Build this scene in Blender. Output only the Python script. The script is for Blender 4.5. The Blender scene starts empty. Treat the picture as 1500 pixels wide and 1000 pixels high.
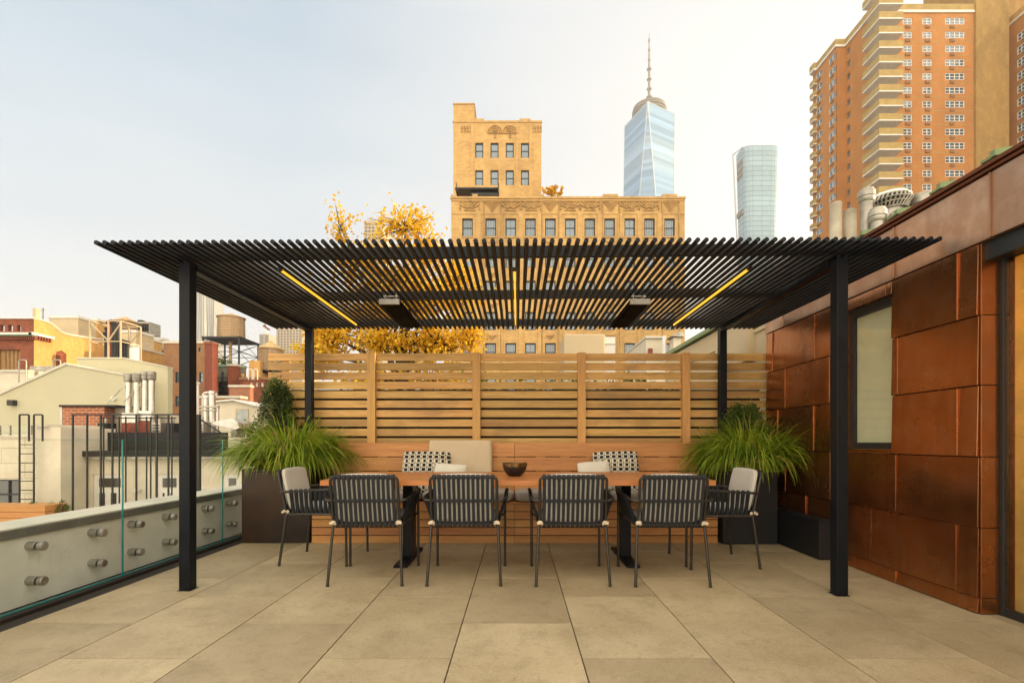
import bpy, math, random
from mathutils import Vector, Matrix, noise as mnoise
random.seed(7)
SC = bpy.context.scene
COL = SC.collection
R = math.radians
F = 708.0; CH = 1.03; CX = 758.0; CYP = 646.0
def X(px, Y): return (px-CX)*Y/F
def Z(py, Y): return CH-(py-CYP)*Y/F

# ------------------------------------------------------------------ mesh builder
ORG = {}
class MB:
    def __init__(s): s.v=[]; s.f=[]; s.m=[]; s.c=[]
    def add(s, vs, fs, m=0, c=None):
        if c is None: c = random.random()
        b=len(s.v); s.v += [tuple(p) for p in vs]
        for f in fs: s.f.append(tuple(b+i for i in f)); s.m.append(m); s.c.append(c)
        return s
    def box(s, x0,x1,y0,y1,z0,z1, m=0, c=None):
        if x0>x1: x0,x1=x1,x0
        if y0>y1: y0,y1=y1,y0
        if z0>z1: z0,z1=z1,z0
        vs=[(x0,y0,z0),(x1,y0,z0),(x1,y1,z0),(x0,y1,z0),(x0,y0,z1),(x1,y0,z1),(x1,y1,z1),(x0,y1,z1)]
        return s.add(vs,[(0,3,2,1),(4,5,6,7),(0,1,5,4),(1,2,6,5),(2,3,7,6),(3,0,4,7)],m,c)
    def rbox(s, M, sx,sy,sz, m=0,c=None):
        vs=[M@Vector((a*sx/2,b*sy/2,d*sz/2)) for d in(-1,1) for a,b in((-1,-1),(1,-1),(1,1),(-1,1))]
        return s.add(vs,[(0,3,2,1),(4,5,6,7),(0,1,5,4),(1,2,6,5),(2,3,7,6),(3,0,4,7)],m,c)
    def bar(s, p0,p1,w,h=None,m=0,c=None):
        h=h or w; p0=Vector(p0);p1=Vector(p1); d=p1-p0; L=d.length
        q=d.to_track_quat('Y','Z').to_matrix().to_4x4()
        return s.rbox(Matrix.Translation((p0+p1)/2)@q, w,L,h,m,c)
    def tube(s, pts, r, n=8, m=0, c=None, closed=False, flat=1.0, up=None, cap=True):
        pts=[Vector(p) for p in pts]; k=len(pts)
        rs = r if isinstance(r,(list,tuple)) else [r]*k
        vs=[]; nrm=None
        for i,p in enumerate(pts):
            if closed: t=(pts[(i+1)%k]-pts[i-1])
            else: t=(pts[min(i+1,k-1)]-pts[max(i-1,0)])
            t=t.normalized() if t.length>1e-9 else Vector((0,0,1))
            if up is not None: a=Vector(up)-t*Vector(up).dot(t)
            elif nrm is None: a=Vector((0,0,1)) if abs(t.z)<.9 else Vector((1,0,0)); a=a-t*a.dot(t)
            else: a=nrm-t*nrm.dot(t)
            a.normalize(); nrm=a; b=t.cross(a)
            for j in range(n):
                th=2*math.pi*j/n
                vs.append(p+a*(math.cos(th)*rs[i]*flat)+b*(math.sin(th)*rs[i]))
        fs=[]
        for i in range(k if closed else k-1):
            i2=(i+1)%k
            for j in range(n): fs.append((i*n+j,i*n+(j+1)%n,i2*n+(j+1)%n,i2*n+j))
        if not closed and cap: fs.append(tuple(range(n-1,-1,-1))); fs.append(tuple((k-1)*n+j for j in range(n)))
        return s.add(vs,fs,m,c)
    def cyl(s,p0,p1,r0,r1=None,n=12,m=0,c=None): return s.tube([p0,p1],[r0,r0 if r1 is None else r1],n,m,c)
    def lathe(s,prof,cx,cy,n=24,m=0,c=None,cap=True):
        vs=[];fs=[];k=len(prof)
        for r,z in prof:
            for j in range(n):
                th=2*math.pi*j/n; vs.append((cx+r*math.cos(th),cy+r*math.sin(th),z))
        for i in range(k-1):
            for j in range(n): fs.append((i*n+j,i*n+(j+1)%n,(i+1)*n+(j+1)%n,(i+1)*n+j))
        if cap: fs.append(tuple(range(n-1,-1,-1))); fs.append(tuple((k-1)*n+j for j in range(n)))
        return s.add(vs,fs,m,c)
    def prism(s,poly,off,m=0,c=None):   # poly: list of 3D pts, off: extrude vector
        k=len(poly); o=Vector(off); vs=[Vector(p) for p in poly]; vs+= [p+o for p in vs[:k]]
        fs=[tuple(range(k)),tuple(range(2*k-1,k-1,-1))]+[(i,k+i,k+(i+1)%k,(i+1)%k) for i in range(k)]
        return s.add(vs,fs,m,c)
    def cushion(s,M,sx,sy,t,p=6,e=.35,n=14,m=0,c=None,wr=0.0,seed=0,rc=.10):
        g=[];
        for side in (1,-1):
            for i in range(n+1):
                for j in range(n+1):
                    u=math.sin((i/n-.5)*math.pi); v=math.sin((j/n-.5)*math.pi)
                    th=max(0,(1-abs(u)**p)*(1-abs(v)**p))**e
                    # rounded outline
                    q=1-rc*(abs(u)**8)*(v*v)**2*1.0; q2=1-rc*(abs(v)**8)*(u*u)**2
                    w=wr*mnoise.noise(Vector((u*2.3+seed,v*2.3,side*3+seed)))
                    g.append(M@Vector((u*sx/2*q,v*sy/2*q2,side*(t/2*th+ w*th))))
        N=n+1; fs=[]
        for i in range(n):
            for j in range(n):
                a=i*N+j; fs.append((a,a+N,a+N+1,a+1)); b=N*N+a; fs.append((b,b+1,b+N+1,b+N))
        return s.add(g,fs,m,c)
    def build(s,name,mat,parent=None,smooth=False,bevel=0,local=False,loc=None,weld=False,segs=2):
        o0 = ORG[parent.name] if (parent and not local) else Vector((0,0,0))
        if parent is None and loc is not None: o0=Vector(loc)
        me=bpy.data.meshes.new(name)
        me.from_pydata([ (p[0]-o0[0],p[1]-o0[1],p[2]-o0[2]) for p in s.v],[],s.f)
        mats = mat if isinstance(mat,(list,tuple)) else [mat]
        for q in mats: me.materials.append(q)
        me.polygons.foreach_set('material_index', s.m)
        at=me.attributes.new('var','FLOAT','FACE'); at.data.foreach_set('value', s.c)
        if weld or True:
            import bmesh
            bm=bmesh.new(); bm.from_mesh(me)
            if weld: bmesh.ops.remove_doubles(bm,verts=bm.verts,dist=1e-4)
            if len(s.f)<4000 and not getattr(s,'keep',False): bmesh.ops.recalc_face_normals(bm,faces=bm.faces)
            bm.to_mesh(me); bm.free()
        if smooth:
            me.polygons.foreach_set('use_smooth',[True]*len(me.polygons))
            try: me.set_sharp_from_angle(angle=R(40))
            except Exception: pass
        o=bpy.data.objects.new(name,me); COL.objects.link(o)
        if bevel:
            b=o.modifiers.new('bevel','BEVEL'); b.width=bevel; b.segments=segs; b.limit_method='ANGLE'; b.angle_limit=R(40)
        if parent: o.parent=parent; ORG[o.name]=o0
        else:
            o.location=o0; ORG[o.name]=o0
        return o
def tag(o,label=None,cat=None,group=None,kind=None):
    if label: o['label']=label
    if cat: o['category']=cat
    if group: o['group']=group
    if kind: o['kind']=kind
    return o
def thing(name,label,cat,loc,group=None,rz=0):
    o=bpy.data.objects.new(name,None); COL.objects.link(o); o.location=loc; o.rotation_euler=(0,0,rz)
    o.empty_display_size=.1
    ORG[o.name]=Vector(loc); tag(o,label,cat,group); return o
def copy_tree(o,parent=None):
    c=o.copy(); COL.objects.link(c)
    if parent is not None: c.parent=parent
    for ch in list(o.children): copy_tree(ch,c)
    return c
def cpart(o,parent,loc):
    c=o.copy(); COL.objects.link(c); c.parent=parent; c.location=loc
    for ch in list(o.children):
        d=ch.copy(); COL.objects.link(d); d.parent=c
    return c

# ------------------------------------------------------------------ materials
def newmat(name):
    m=bpy.data.materials.new(name); m.use_nodes=True; nt=m.node_tree
    return m,nt,nt.nodes['Principled BSDF']
def N(nt,t,**k):
    n=nt.nodes.new(t)
    for a,b in k.items():
        if a in n.inputs: n.inputs[a].default_value=b
        else: setattr(n,a,b)
    return n
def col(c): return (c[0],c[1],c[2],1)
def mixc(nt,a,b,fac,mode='MIX'):
    n=nt.nodes.new('ShaderNodeMix'); n.data_type='RGBA'; n.blend_type=mode
    for s,v in ((n.inputs[0],fac),(n.inputs[6],a),(n.inputs[7],b)):
        if hasattr(v,'links'): nt.links.new(v,s)
        elif isinstance(v,(int,float)): s.default_value=v
        else: s.default_value=col(v)
    return n.outputs[2]
def math_(nt,op,a,b=0.0,c=None):
    n=nt.nodes.new('ShaderNodeMath'); n.operation=op
    for i,v in enumerate((a,b) if c is None else (a,b,c)):
        if hasattr(v,'links'): nt.links.new(v,n.inputs[i])
        else: n.inputs[i].default_value=v
    return n.outputs[0]
def objvec(nt,scale=(1,1,1),world=False):
    if world: src=N(nt,'ShaderNodeNewGeometry').outputs['Position']
    else: src=N(nt,'ShaderNodeTexCoord').outputs['Object']
    mp=nt.nodes.new('ShaderNodeMapping'); mp.inputs['Scale'].default_value=scale
    nt.links.new(src,mp.inputs['Vector']); return mp.outputs[0]
def noise(nt,vec,scale,detail=4,rough=.6):
    n=N(nt,'ShaderNodeTexNoise',Scale=scale,Detail=detail,Roughness=rough); nt.links.new(vec,n.inputs['Vector']); return n.outputs['Fac']
def ramp(nt,fac,stops):
    n=nt.nodes.new('ShaderNodeValToRGB'); e=n.color_ramp.elements
    while len(e)<len(stops): e.new(.5)
    for i,(p,c) in enumerate(stops): e[i].position=p; e[i].color=col(c) if not isinstance(c,(int,float)) else (c,c,c,1)
    nt.links.new(fac,n.inputs[0]); return n.outputs[0]
def bump(nt,h,bsdf,dist=.01,strength=1.0):
    b=N(nt,'ShaderNodeBump',Distance=dist,Strength=strength); nt.links.new(h,b.inputs['Height']); nt.links.new(b.outputs[0],bsdf.inputs['Normal'])
def attr(nt):
    n=nt.nodes.new('ShaderNodeAttribute'); n.attribute_name='var'; return n.outputs['Fac']
def simple(name,c,rough=.6,metal=0,var=0,nz=.15,nscale=6,bmp=0,world=False,c2=None,spec=.5,bscale=None):
    m,nt,b=newmat(name); v=objvec(nt,world=world)
    f=noise(nt,v,nscale,5)
    c2=c2 or tuple(x*(1-nz*1.6) for x in c); c1=tuple(min(1,x*(1+nz)) for x in c) if c2 is None else tuple(min(1,x*(1+nz*.5)) for x in c)
    o=mixc(nt,c2,c1,ramp(nt,f,[(.3,0),(.7,1)]))
    if var:
        a=math_(nt,'MULTIPLY_ADD',attr(nt),2*var,1-var)
        cm=nt.nodes.new('ShaderNodeCombineColor')
        for i in range(3): nt.links.new(a,cm.inputs[i])
        o=mixc(nt,o,cm.outputs[0],1.0,'MULTIPLY')
    nt.links.new(o,b.inputs['Base Color']); b.inputs['Metallic'].default_value=metal
    r=math_(nt,'MULTIPLY_ADD',f,.3,rough-.15); nt.links.new(r,b.inputs['Roughness'])
    b.inputs['Specular IOR Level'].default_value=spec
    if bmp: bump(nt,noise(nt,v,bscale or nscale*6,3),b,bmp)
    return m
def wood(name,ca,cb,axis=0,rough=.55,spread=.35,world=False,stain=None):
    m,nt,b=newmat(name)
    sc=[9,9,9]; sc[axis]=.55
    at=attr(nt)
    vec=objvec(nt,tuple(sc),world)
    ad=nt.nodes.new('ShaderNodeVectorMath'); ad.operation='ADD'; nt.links.new(vec,ad.inputs[0])
    cb_=nt.nodes.new('ShaderNodeCombineXYZ'); q=math_(nt,'MULTIPLY',at,57.0)
    for i in range(3): nt.links.new(q,cb_.inputs[i])
    nt.links.new(cb_.outputs[0],ad.inputs[1]); vec=ad.outputs[0]
    g=noise(nt,vec,2.2,6,.65); g2=noise(nt,vec,11,3,.7)
    f=math_(nt,'MULTIPLY_ADD',g2,.45,math_(nt,'MULTIPLY',g,.62))
    o=mixc(nt,cb,ca,ramp(nt,f,[(.38,0),(.66,1)]))
    a=math_(nt,'MULTIPLY_ADD',at,2*spread,1-spread)
    hs=nt.nodes.new('ShaderNodeHueSaturation'); nt.links.new(o,hs.inputs['Color']); nt.links.new(a,hs.inputs['Value'])
    h=math_(nt,'MULTIPLY_ADD',math_(nt,'FRACT',math_(nt,'MULTIPLY',at,7.3)),.014,.492); nt.links.new(h,hs.inputs['Hue'])
    o=hs.outputs[0]
    if stain:
        v2=objvec(nt,(.8,.8,1.3),True); st=noise(nt,v2,1.7,4,.6)
        o=mixc(nt,o,stain,math_(nt,'MULTIPLY',ramp(nt,st,[(.55,0),(.75,1)]),.55))
    nt.links.new(o,b.inputs['Base Color']); nt.links.new(math_(nt,'MULTIPLY_ADD',g,.3,rough-.15),b.inputs['Roughness'])
    bump(nt,f,b,.0015); return m
def wallvec(nt):
    g=N(nt,'ShaderNodeNewGeometry'); sp=N(nt,'ShaderNodeSeparateXYZ'); nt.links.new(g.outputs['Position'],sp.inputs[0])
    sn=N(nt,'ShaderNodeSeparateXYZ'); nt.links.new(g.outputs['True Normal'],sn.inputs[0])
    k=math_(nt,'GREATER_THAN',math_(nt,'ABSOLUTE',sn.outputs[0]),.7)
    u=math_(nt,'ADD',math_(nt,'MULTIPLY',sp.outputs[0],math_(nt,'SUBTRACT',1.0,k)),math_(nt,'MULTIPLY',sp.outputs[1],k))
    c=N(nt,'ShaderNodeCombineXYZ'); nt.links.new(u,c.inputs[0]); nt.links.new(sp.outputs[2],c.inputs[1]); return c.outputs[0]
def brick(name,c1,c2,mortar,bw=.22,bh=.075,ms=.01,rough=.85,dirt=.4,dirtc=(.05,.035,.025),dscale=.4,bmp=.006):
    m,nt,b=newmat(name); v=wallvec(nt)
    t=N(nt,'ShaderNodeTexBrick'); nt.links.new(v,t.inputs['Vector'])
    t.inputs['Scale'].default_value=1; t.inputs['Brick Width'].default_value=bw; t.inputs['Row Height'].default_value=bh
    t.inputs['Mortar Size'].default_value=ms; t.inputs['Mortar Smooth'].default_value=.1; t.inputs['Bias'].default_value=0
    t.inputs['Color1'].default_value=col(c1); t.inputs['Color2'].default_value=col(c2); t.inputs['Mortar'].default_value=col(mortar)
    wv=objvec(nt,(1,1,.6),True)
    d=noise(nt,wv,dscale,6,.65); d2=noise(nt,wv,dscale*7,4,.6)
    o=mixc(nt,t.outputs['Color'],dirtc,math_(nt,'MULTIPLY',ramp(nt,d,[(.42,0),(.72,1)]),dirt))
    o=mixc(nt,o,tuple(min(1,x*1.5) for x in c1),math_(nt,'MULTIPLY',ramp(nt,d2,[(.45,0),(.75,1)]),.35))
    nt.links.new(o,b.inputs['Base Color']); b.inputs['Roughness'].default_value=rough
    if bmp: bump(nt,math_(nt,'SUBTRACT',1.0,t.outputs['Fac']),b,bmp)
    return m
def glassy(name,c,rough=.08,spec=1.0,metal=0.0,bm=0):
    m,nt,b=newmat(name); v=objvec(nt,world=True)
    f=noise(nt,v,.6,3); o=mixc(nt,tuple(x*.7 for x in c),tuple(min(1,x*1.25) for x in c),f)
    o=mixc(nt,o,tuple(min(1,x*2.2+.02) for x in c),math_(nt,'MULTIPLY',attr(nt),.7))
    nt.links.new(o,b.inputs['Base Color']); b.inputs['Roughness'].default_value=rough; b.inputs['Metallic'].default_value=metal
    b.inputs['Specular IOR Level'].default_value=spec; b.inputs['IOR'].default_value=1.7
    if bm: bump(nt,noise(nt,v,.9,2),b,bm)
    return m
def clear_glass(name,tint=(.965,.985,.98),refl=.08):
    m,nt,b=newmat(name); nt.nodes.remove(b)
    tr=N(nt,'ShaderNodeBsdfTransparent'); tr.inputs[0].default_value=col(tint)
    gl=N(nt,'ShaderNodeBsdfGlossy'); gl.inputs['Roughness'].default_value=.01
    fr=N(nt,'ShaderNodeLayerWeight'); fr.inputs[0].default_value=.5
    f=math_(nt,'MULTIPLY_ADD',math_(nt,'POWER',fr.outputs['Facing'],5.0),refl*3.5,refl*.35)
    f=math_(nt,'MINIMUM',f,.6)
    mx=N(nt,'ShaderNodeMixShader'); nt.links.new(f,mx.inputs[0]); nt.links.new(tr.outputs[0],mx.inputs[1]); nt.links.new(gl.outputs[0],mx.inputs[2])
    nt.links.new(mx.outputs[0],nt.nodes['Material Output'].inputs[0]); return m
def emit(name,c,s):
    m,nt,b=newmat(name); b.inputs['Base Color'].default_value=col(c); b.inputs['Emission Color'].default_value=col(c); b.inputs['Emission Strength'].default_value=s; return m
def leafm(name,ca,cb,tl=.35,rough=.5,dead=None):
    m,nt,b=newmat(name); o=mixc(nt,ca,cb,attr(nt)); v=objvec(nt,world=True)
    if dead: o=mixc(nt,o,dead,math_(nt,'GREATER_THAN',attr(nt),.93))
    o=mixc(nt,o,tuple(x*.6 for x in ca),math_(nt,'MULTIPLY',ramp(nt,noise(nt,v,5,3),[(.4,0),(.7,1)]),.5))
    nt.links.new(o,b.inputs['Base Color']); b.inputs['Roughness'].default_value=rough
    t=N(nt,'ShaderNodeBsdfTranslucent'); nt.links.new(o,t.inputs[0]); mx=N(nt,'ShaderNodeMixShader'); mx.inputs[0].default_value=tl
    nt.links.new(b.outputs[0],mx.inputs[1]); nt.links.new(t.outputs[0],mx.inputs[2]); nt.links.new(mx.outputs[0],nt.nodes['Material Output'].inputs[0]); return m

def copper(name,ca,cb,cc,rough=.36,metal=.9):
    m,nt,b=newmat(name); v=objvec(nt,(1,1,1),True)
    at=attr(nt)
    cb_=nt.nodes.new('ShaderNodeCombineXYZ'); q=math_(nt,'MULTIPLY',at,31.0)
    for i in range(3): nt.links.new(q,cb_.inputs[i])
    ad=nt.nodes.new('ShaderNodeVectorMath'); ad.operation='ADD'; nt.links.new(v,ad.inputs[0]); nt.links.new(cb_.outputs[0],ad.inputs[1])
    vv=ad.outputs[0]
    f=noise(nt,vv,1.7,5,.6); f2=noise(nt,vv,7,3,.6)
    st=nt.nodes.new('ShaderNodeMapping'); st.inputs['Scale'].default_value=(1,7,.8); nt.links.new(vv,st.inputs[0]); f3=noise(nt,st.outputs[0],1.6,5,.6)
    o=mixc(nt,ca,cb,ramp(nt,f,[(.28,0),(.72,1)]))
    o=mixc(nt,o,cc,math_(nt,'MULTIPLY',ramp(nt,f2,[(.42,0),(.70,1)]),.50))
    o=mixc(nt,o,tuple(x*.5 for x in ca),math_(nt,'MULTIPLY',ramp(nt,f3,[(.5,0),(.75,1)]),.35))
    hs=nt.nodes.new('ShaderNodeHueSaturation'); nt.links.new(o,hs.inputs['Color']); nt.links.new(math_(nt,'MULTIPLY_ADD',at,.5,.75),hs.inputs['Value'])
    nt.links.new(hs.outputs[0],b.inputs['Base Color']); b.inputs['Metallic'].default_value=metal
    nt.links.new(math_(nt,'MULTIPLY_ADD',f,.28,rough-.10),b.inputs['Roughness'])
    low=noise(nt,vv,1.3,2,.4); bump(nt,low,b,.03); return m

def paving():
    m,nt,b=newmat('paving stone'); v=objvec(nt,(1,1,1),True); at=attr(nt)
    cb_=nt.nodes.new('ShaderNodeCombineXYZ'); q=math_(nt,'MULTIPLY',at,19.0)
    for i in range(3): nt.links.new(q,cb_.inputs[i])
    ad=nt.nodes.new('ShaderNodeVectorMath'); ad.operation='ADD'; nt.links.new(v,ad.inputs[0]); nt.links.new(cb_.outputs[0],ad.inputs[1]); vv=ad.outputs[0]
    f=noise(nt,vv,2.0,8,.62); f2=noise(nt,vv,34,7,.75); f3=noise(nt,vv,150,3,.8)
    w=noise(nt,vv,7,8,.72)
    o=mixc(nt,(.32,.250,.145),(.46,.375,.235),ramp(nt,f,[(.3,0),(.7,1)]))
    o=mixc(nt,o,(.22,.175,.095),math_(nt,'MULTIPLY',ramp(nt,w,[(.50,0),(.66,1)]),.42))
    o=mixc(nt,o,(.66,.60,.44),math_(nt,'MULTIPLY',ramp(nt,f3,[(.56,0),(.70,1)]),.7))
    o=mixc(nt,o,(.16,.12,.07),math_(nt,'MULTIPLY',ramp(nt,f2,[(.56,0),(.68,1)]),.40))
    hs=nt.nodes.new('ShaderNodeHueSaturation'); nt.links.new(o,hs.inputs['Color']); nt.links.new(math_(nt,'MULTIPLY_ADD',at,.30,.83),hs.inputs['Value'])
    nt.links.new(hs.outputs[0],b.inputs['Base Color']); nt.links.new(math_(nt,'MULTIPLY_ADD',f,.3,.42),b.inputs['Roughness'])
    b.inputs['Specular IOR Level'].default_value=.4
    bump(nt,math_(nt,'ADD',f3,f2),b,.0012); return m
def pillow_pattern():
    m,nt,b=newmat('woven check fabric'); tc=N(nt,'ShaderNodeTexCoord'); sp=N(nt,'ShaderNodeSeparateXYZ'); nt.links.new(tc.outputs['Object'],sp.inputs[0])
    u=math_(nt,'MULTIPLY',sp.outputs[0],1/.062); v=math_(nt,'MULTIPLY',sp.outputs[1],1/.046)
    fu=math_(nt,'FRACT',u); fv=math_(nt,'FRACT',v); iu=math_(nt,'FLOOR',u); iv=math_(nt,'FLOOR',v)
    par=math_(nt,'FLOORED_MODULO',iu,2.0)
    wd=math_(nt,'MULTIPLY_ADD',math_(nt,'FLOORED_MODULO',iv,3.0),.10,.38)
    a=math_(nt,'GREATER_THAN',fu,wd)          # block edge inside the cell
    b1=math_(nt,'LESS_THAN',math_(nt,'ABSOLUTE',math_(nt,'SUBTRACT',fv,.5)),.38)
    lin=math_(nt,'MULTIPLY',math_(nt,'LESS_THAN',math_(nt,'ABSOLUTE',math_(nt,'SUBTRACT',fu,.2)),.035),1.0)
    blk=math_(nt,'MULTIPLY',a,b1); th=math_(nt,'GREATER_THAN',math_(nt,'ABSOLUTE',math_(nt,'SUBTRACT',fv,.5)),.43); k=math_(nt,'MAXIMUM',blk,math_(nt,'MULTIPLY',th,math_(nt,'SUBTRACT',1.0,a)))
    k=math_(nt,'MAXIMUM',k,lin)
    nt.links.new(mixc(nt,(.72,.66,.52),(.012,.013,.016),k),b.inputs['Base Color']); b.inputs['Roughness'].default_value=.9
    bump(nt,noise(nt,objvec(nt),220,2),b,.002); return m

M={}
M['steel']=simple('black powder coated steel',(.007,.009,.013),.42,nz=.2,nscale=9,spec=.18)
M['iron']=simple('black iron',(.012,.012,.012),.5)
M['chairmetal']=simple('bronze grey tube',(.055,.05,.043),.35,metal=.6)
M['rope']=simple('charcoal webbing',(.010,.012,.017),.75,nz=.25,nscale=60,bmp=.0012,bscale=420)
M['cushion']=simple('light grey canvas',(.62,.585,.52),.9,nz=.06,nscale=5,bmp=.0008,bscale=350)
M['bluecushion']=simple('pale grey canvas',(.40,.42,.43),.9,nz=.08,nscale=5,bmp=.0008,bscale=350)
M['cream']=simple('cream canvas',(.62,.50,.34),.9,nz=.05,nscale=4,bmp=.001,bscale=300)
M['whitec']=simple('white linen',(.72,.68,.58),.9,nz=.05,nscale=6,bmp=.001,bscale=200)
M['tie']=simple('cream strap',(.62,.52,.38),.8)
M['greypad']=simple('grey bench pad canvas',(.36,.33,.30),.9,nz=.08,nscale=4,bmp=.0008,bscale=300)
M['check']=pillow_pattern()
M['paving']=paving()
M['grout']=simple('dark joint',(.03,.026,.02),.9)
M['fence']=wood('cedar slats',(.68,.43,.145),(.44,.24,.065),0,.6,.26,stain=(.20,.12,.06))
M['fencepost']=wood('cedar post',(.68,.39,.13),(.50,.26,.08),2,.6,.10)
M['bench']=wood('ipe bench',(.60,.30,.095),(.43,.175,.05),0,.5,.14)
M['tablewood']=wood('teak table top',(.50,.19,.055),(.36,.115,.028),0,.36,.10)
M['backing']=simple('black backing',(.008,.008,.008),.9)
M['copper']=copper('weathered copper',(.30,.108,.034),(.44,.172,.056),(.42,.22,.125),.22)
M['copperband']=copper('greyed copper',(.42,.26,.165),(.34,.19,.115),(.54,.39,.28),.28,.8)
M['coppertrim']=simple('dark copper trim',(.17,.055,.022),.4,metal=.8,world=True)
M['green']=simple('green patina metal',(.20,.27,.12),.6,world=True)
M['planter']=simple('blackened steel planter',(.010,.009,.010),.42,metal=.3,nz=.5,nscale=2.2,c2=(.060,.030,.014))
M['blackbox']=simple('matt black planter',(.007,.008,.011),.55)
M['stucco']=simple('grey green stucco',(.76,.74,.66),.9,nz=.10,nscale=2.5,bmp=.0035,bscale=38,world=True)
M['coping']=simple('pale coping stone',(.60,.57,.47),.8,nz=.12,nscale=3,world=True)
M['copedge']=simple('grey metal coping edge',(.15,.15,.13),.5)
M['channel']=simple('dark drain channel',(.02,.014,.010),.7)
M['glass']=clear_glass('railing glass')
def teal():
    m,nt,b=newmat('green glass edge'); b.inputs['Base Color'].default_value=(.02,.30,.30,1); b.inputs['Roughness'].default_value=.1
    b.inputs['Transmission Weight'].default_value=.25; return m
M['edge']=teal()
M['chrome']=simple('brushed stainless',(.48,.46,.42),.50,metal=1,nz=.12,nscale=20)
M['led']=emit('warm strip light',(1.0,.58,.05),.70)
M['heater']=simple('black heater body',(.003,.003,.003),.7,spec=.05)
M['silver']=simple('galvanised metal',(.62,.60,.55),.32,metal=.9,nz=.2,nscale=3)
M['dullsilver']=simple('dull galvanised metal',(.45,.42,.36),.5,metal=.7,nz=.35,nscale=4)
M['bowl']=simple('dark glazed bowl',(.018,.016,.014),.28,nz=.5,nscale=12)
M['bowlrim']=simple('bronze bowl rim',(.20,.11,.035),.3,metal=.6,nz=.5,nscale=30)
M['shade']=simple('pale window shade',(.82,.77,.56),.9,nz=.04)
M['gold']=leafm('golden translucent curtain',(.85,.60,.20),(.85,.62,.24),.5,.8)
M['grass']=leafm('fountain grass',(.12,.25,.012),(.60,.70,.06),.45,.42,(.55,.36,.13))
M['box']=leafm('boxwood leaves',(.022,.055,.008),(.12,.16,.022),.2)
M['boxbright']=leafm('bright boxwood leaves',(.04,.09,.010),(.15,.21,.025),.25)
M['yellow']=leafm('yellow autumn leaves',(.72,.40,.018),(.97,.73,.06),.6)
M['bark']=simple('dark bark',(.05,.035,.022),.9,nz=.4,nscale=12,bmp=.01)
M['hedge']=leafm('green hedge leaves',(.03,.07,.008),(.16,.20,.02),.25)
M['tan']=brick('tan brick',(.55,.35,.13),(.44,.265,.09),(.55,.37,.16),.6,.2,.02,.85,.50,(.20,.13,.06),.13,.01)
M['tanrelief']=simple('tan terracotta relief',(.40,.235,.08),.8,nz=.3,nscale=1.5,world=True)
M['tantrim']=simple('tan stone trim',(.52,.335,.13),.8,nz=.2,nscale=1.5,world=True)
M['darkframe']=simple('dark window frame',(.02,.022,.022),.5)
M['winglass']=glassy('window glass',(.035,.075,.11))
M['orange']=brick('orange brick tower',(.47,.205,.05),(.38,.15,.035),(.48,.25,.09),.30,.10,.014,.85,.30,(.22,.085,.03),.06,.004)
M['olive']=brick('olive tan brick',(.40,.255,.075),(.33,.20,.058),(.34,.23,.09),.30,.10,.014,.85,.5,(.15,.09,.03),.16,.004)
M['balc']=simple('tan balcony wall',(.42,.30,.11),.85,nz=.15,nscale=.8,world=True)
M['white']=simple('white paint',(.74,.72,.66),.7,nz=.08,nscale=3,world=True)
M['cream_wall']=simple('cream wall render',(.66,.60,.47),.85,nz=.12,nscale=1.2,world=True,bmp=.004,bscale=12)
M['stoneblocks']=brick('cream stone blocks',(.62,.56,.43),(.58,.52,.40),(.42,.38,.30),1.3,.42,.012,.85,.25,(.35,.30,.22),.5,.004)
M['gable']=simple('pale olive render',(.50,.47,.32),.9,nz=.06,nscale=.6,world=True)
M['beigewall']=simple('beige render',(.58,.47,.30),.85,nz=.1,nscale=.8,world=True)
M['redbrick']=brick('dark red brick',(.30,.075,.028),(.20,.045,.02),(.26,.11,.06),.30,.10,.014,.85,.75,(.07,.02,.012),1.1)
M['litbrick']=brick('sunlit orange brick',(.66,.39,.12),(.56,.31,.09),(.55,.32,.12),.24,.08,.01,.85,.3,(.30,.13,.04),.4)  # low sun on the side walls is put into this yellower brick colour
M['brownbrick']=brick('brown brick',(.32,.16,.07),(.25,.115,.05),(.30,.19,.11),.24,.08,.012,.85,.4,(.10,.05,.03),.4)
M['chimbrick']=brick('rough red brick',(.42,.11,.045),(.28,.07,.035),(.42,.30,.20),.23,.085,.016,.9,.3,(.10,.05,.03),1.2,.012)
M['greenstone']=simple('grey green masonry',(.20,.20,.15),.85,nz=.4,nscale=1.2,world=True)
M['verdigris']=simple('verdigris cornice',(.24,.36,.24),.7,nz=.2,nscale=2,world=True)
M['rust']=simple('rust red metal',(.22,.05,.025),.7,nz=.3,world=True)
M['darkroof']=simple('black roofing',(.02,.02,.02),.8,nz=.4,nscale=2,world=True)
M['tank']=wood('weathered tank staves',(.46,.34,.20),(.30,.21,.12),2,.85,.22)
M['tankroof']=simple('pale tank roof',(.60,.42,.20),.85,nz=.25,nscale=2,world=True)
M['concrete']=simple('pale concrete',(.48,.43,.34),.9,nz=.25,nscale=3,world=True,c2=(.26,.22,.16))
M['bluedoor']=simple('pale blue door',(.42,.47,.46),.6)
M['tower_glass']=glassy('blue tower glass',(.13,.235,.37),.40,.25,.0)
M['tower_band']=glassy('paler tower band',(.17,.27,.39),.40,.25,.0)
M['tower_dark']=glassy('darker tower slats',(.07,.13,.22),.4,.25,.0)
M['tower_edge']=simple('white steel edge',(.55,.60,.62),.5)
M['tower_metal']=simple('bronze grey mast steel',(.17,.15,.11),.5)
M['curtain_glass']=glassy('pale curtain wall',(.20,.31,.38),.35,.3,.0)
M['curtain_line']=simple('curtain wall mullion',(.15,.23,.29),.5)
M['darkglass']=glassy('dark door glass',(.03,.03,.028),.15,.5)
M['steeltower']=simple('ribbed steel cladding',(.42,.42,.38),.5,metal=.4,nz=.1,nscale=.05,world=True)
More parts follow.
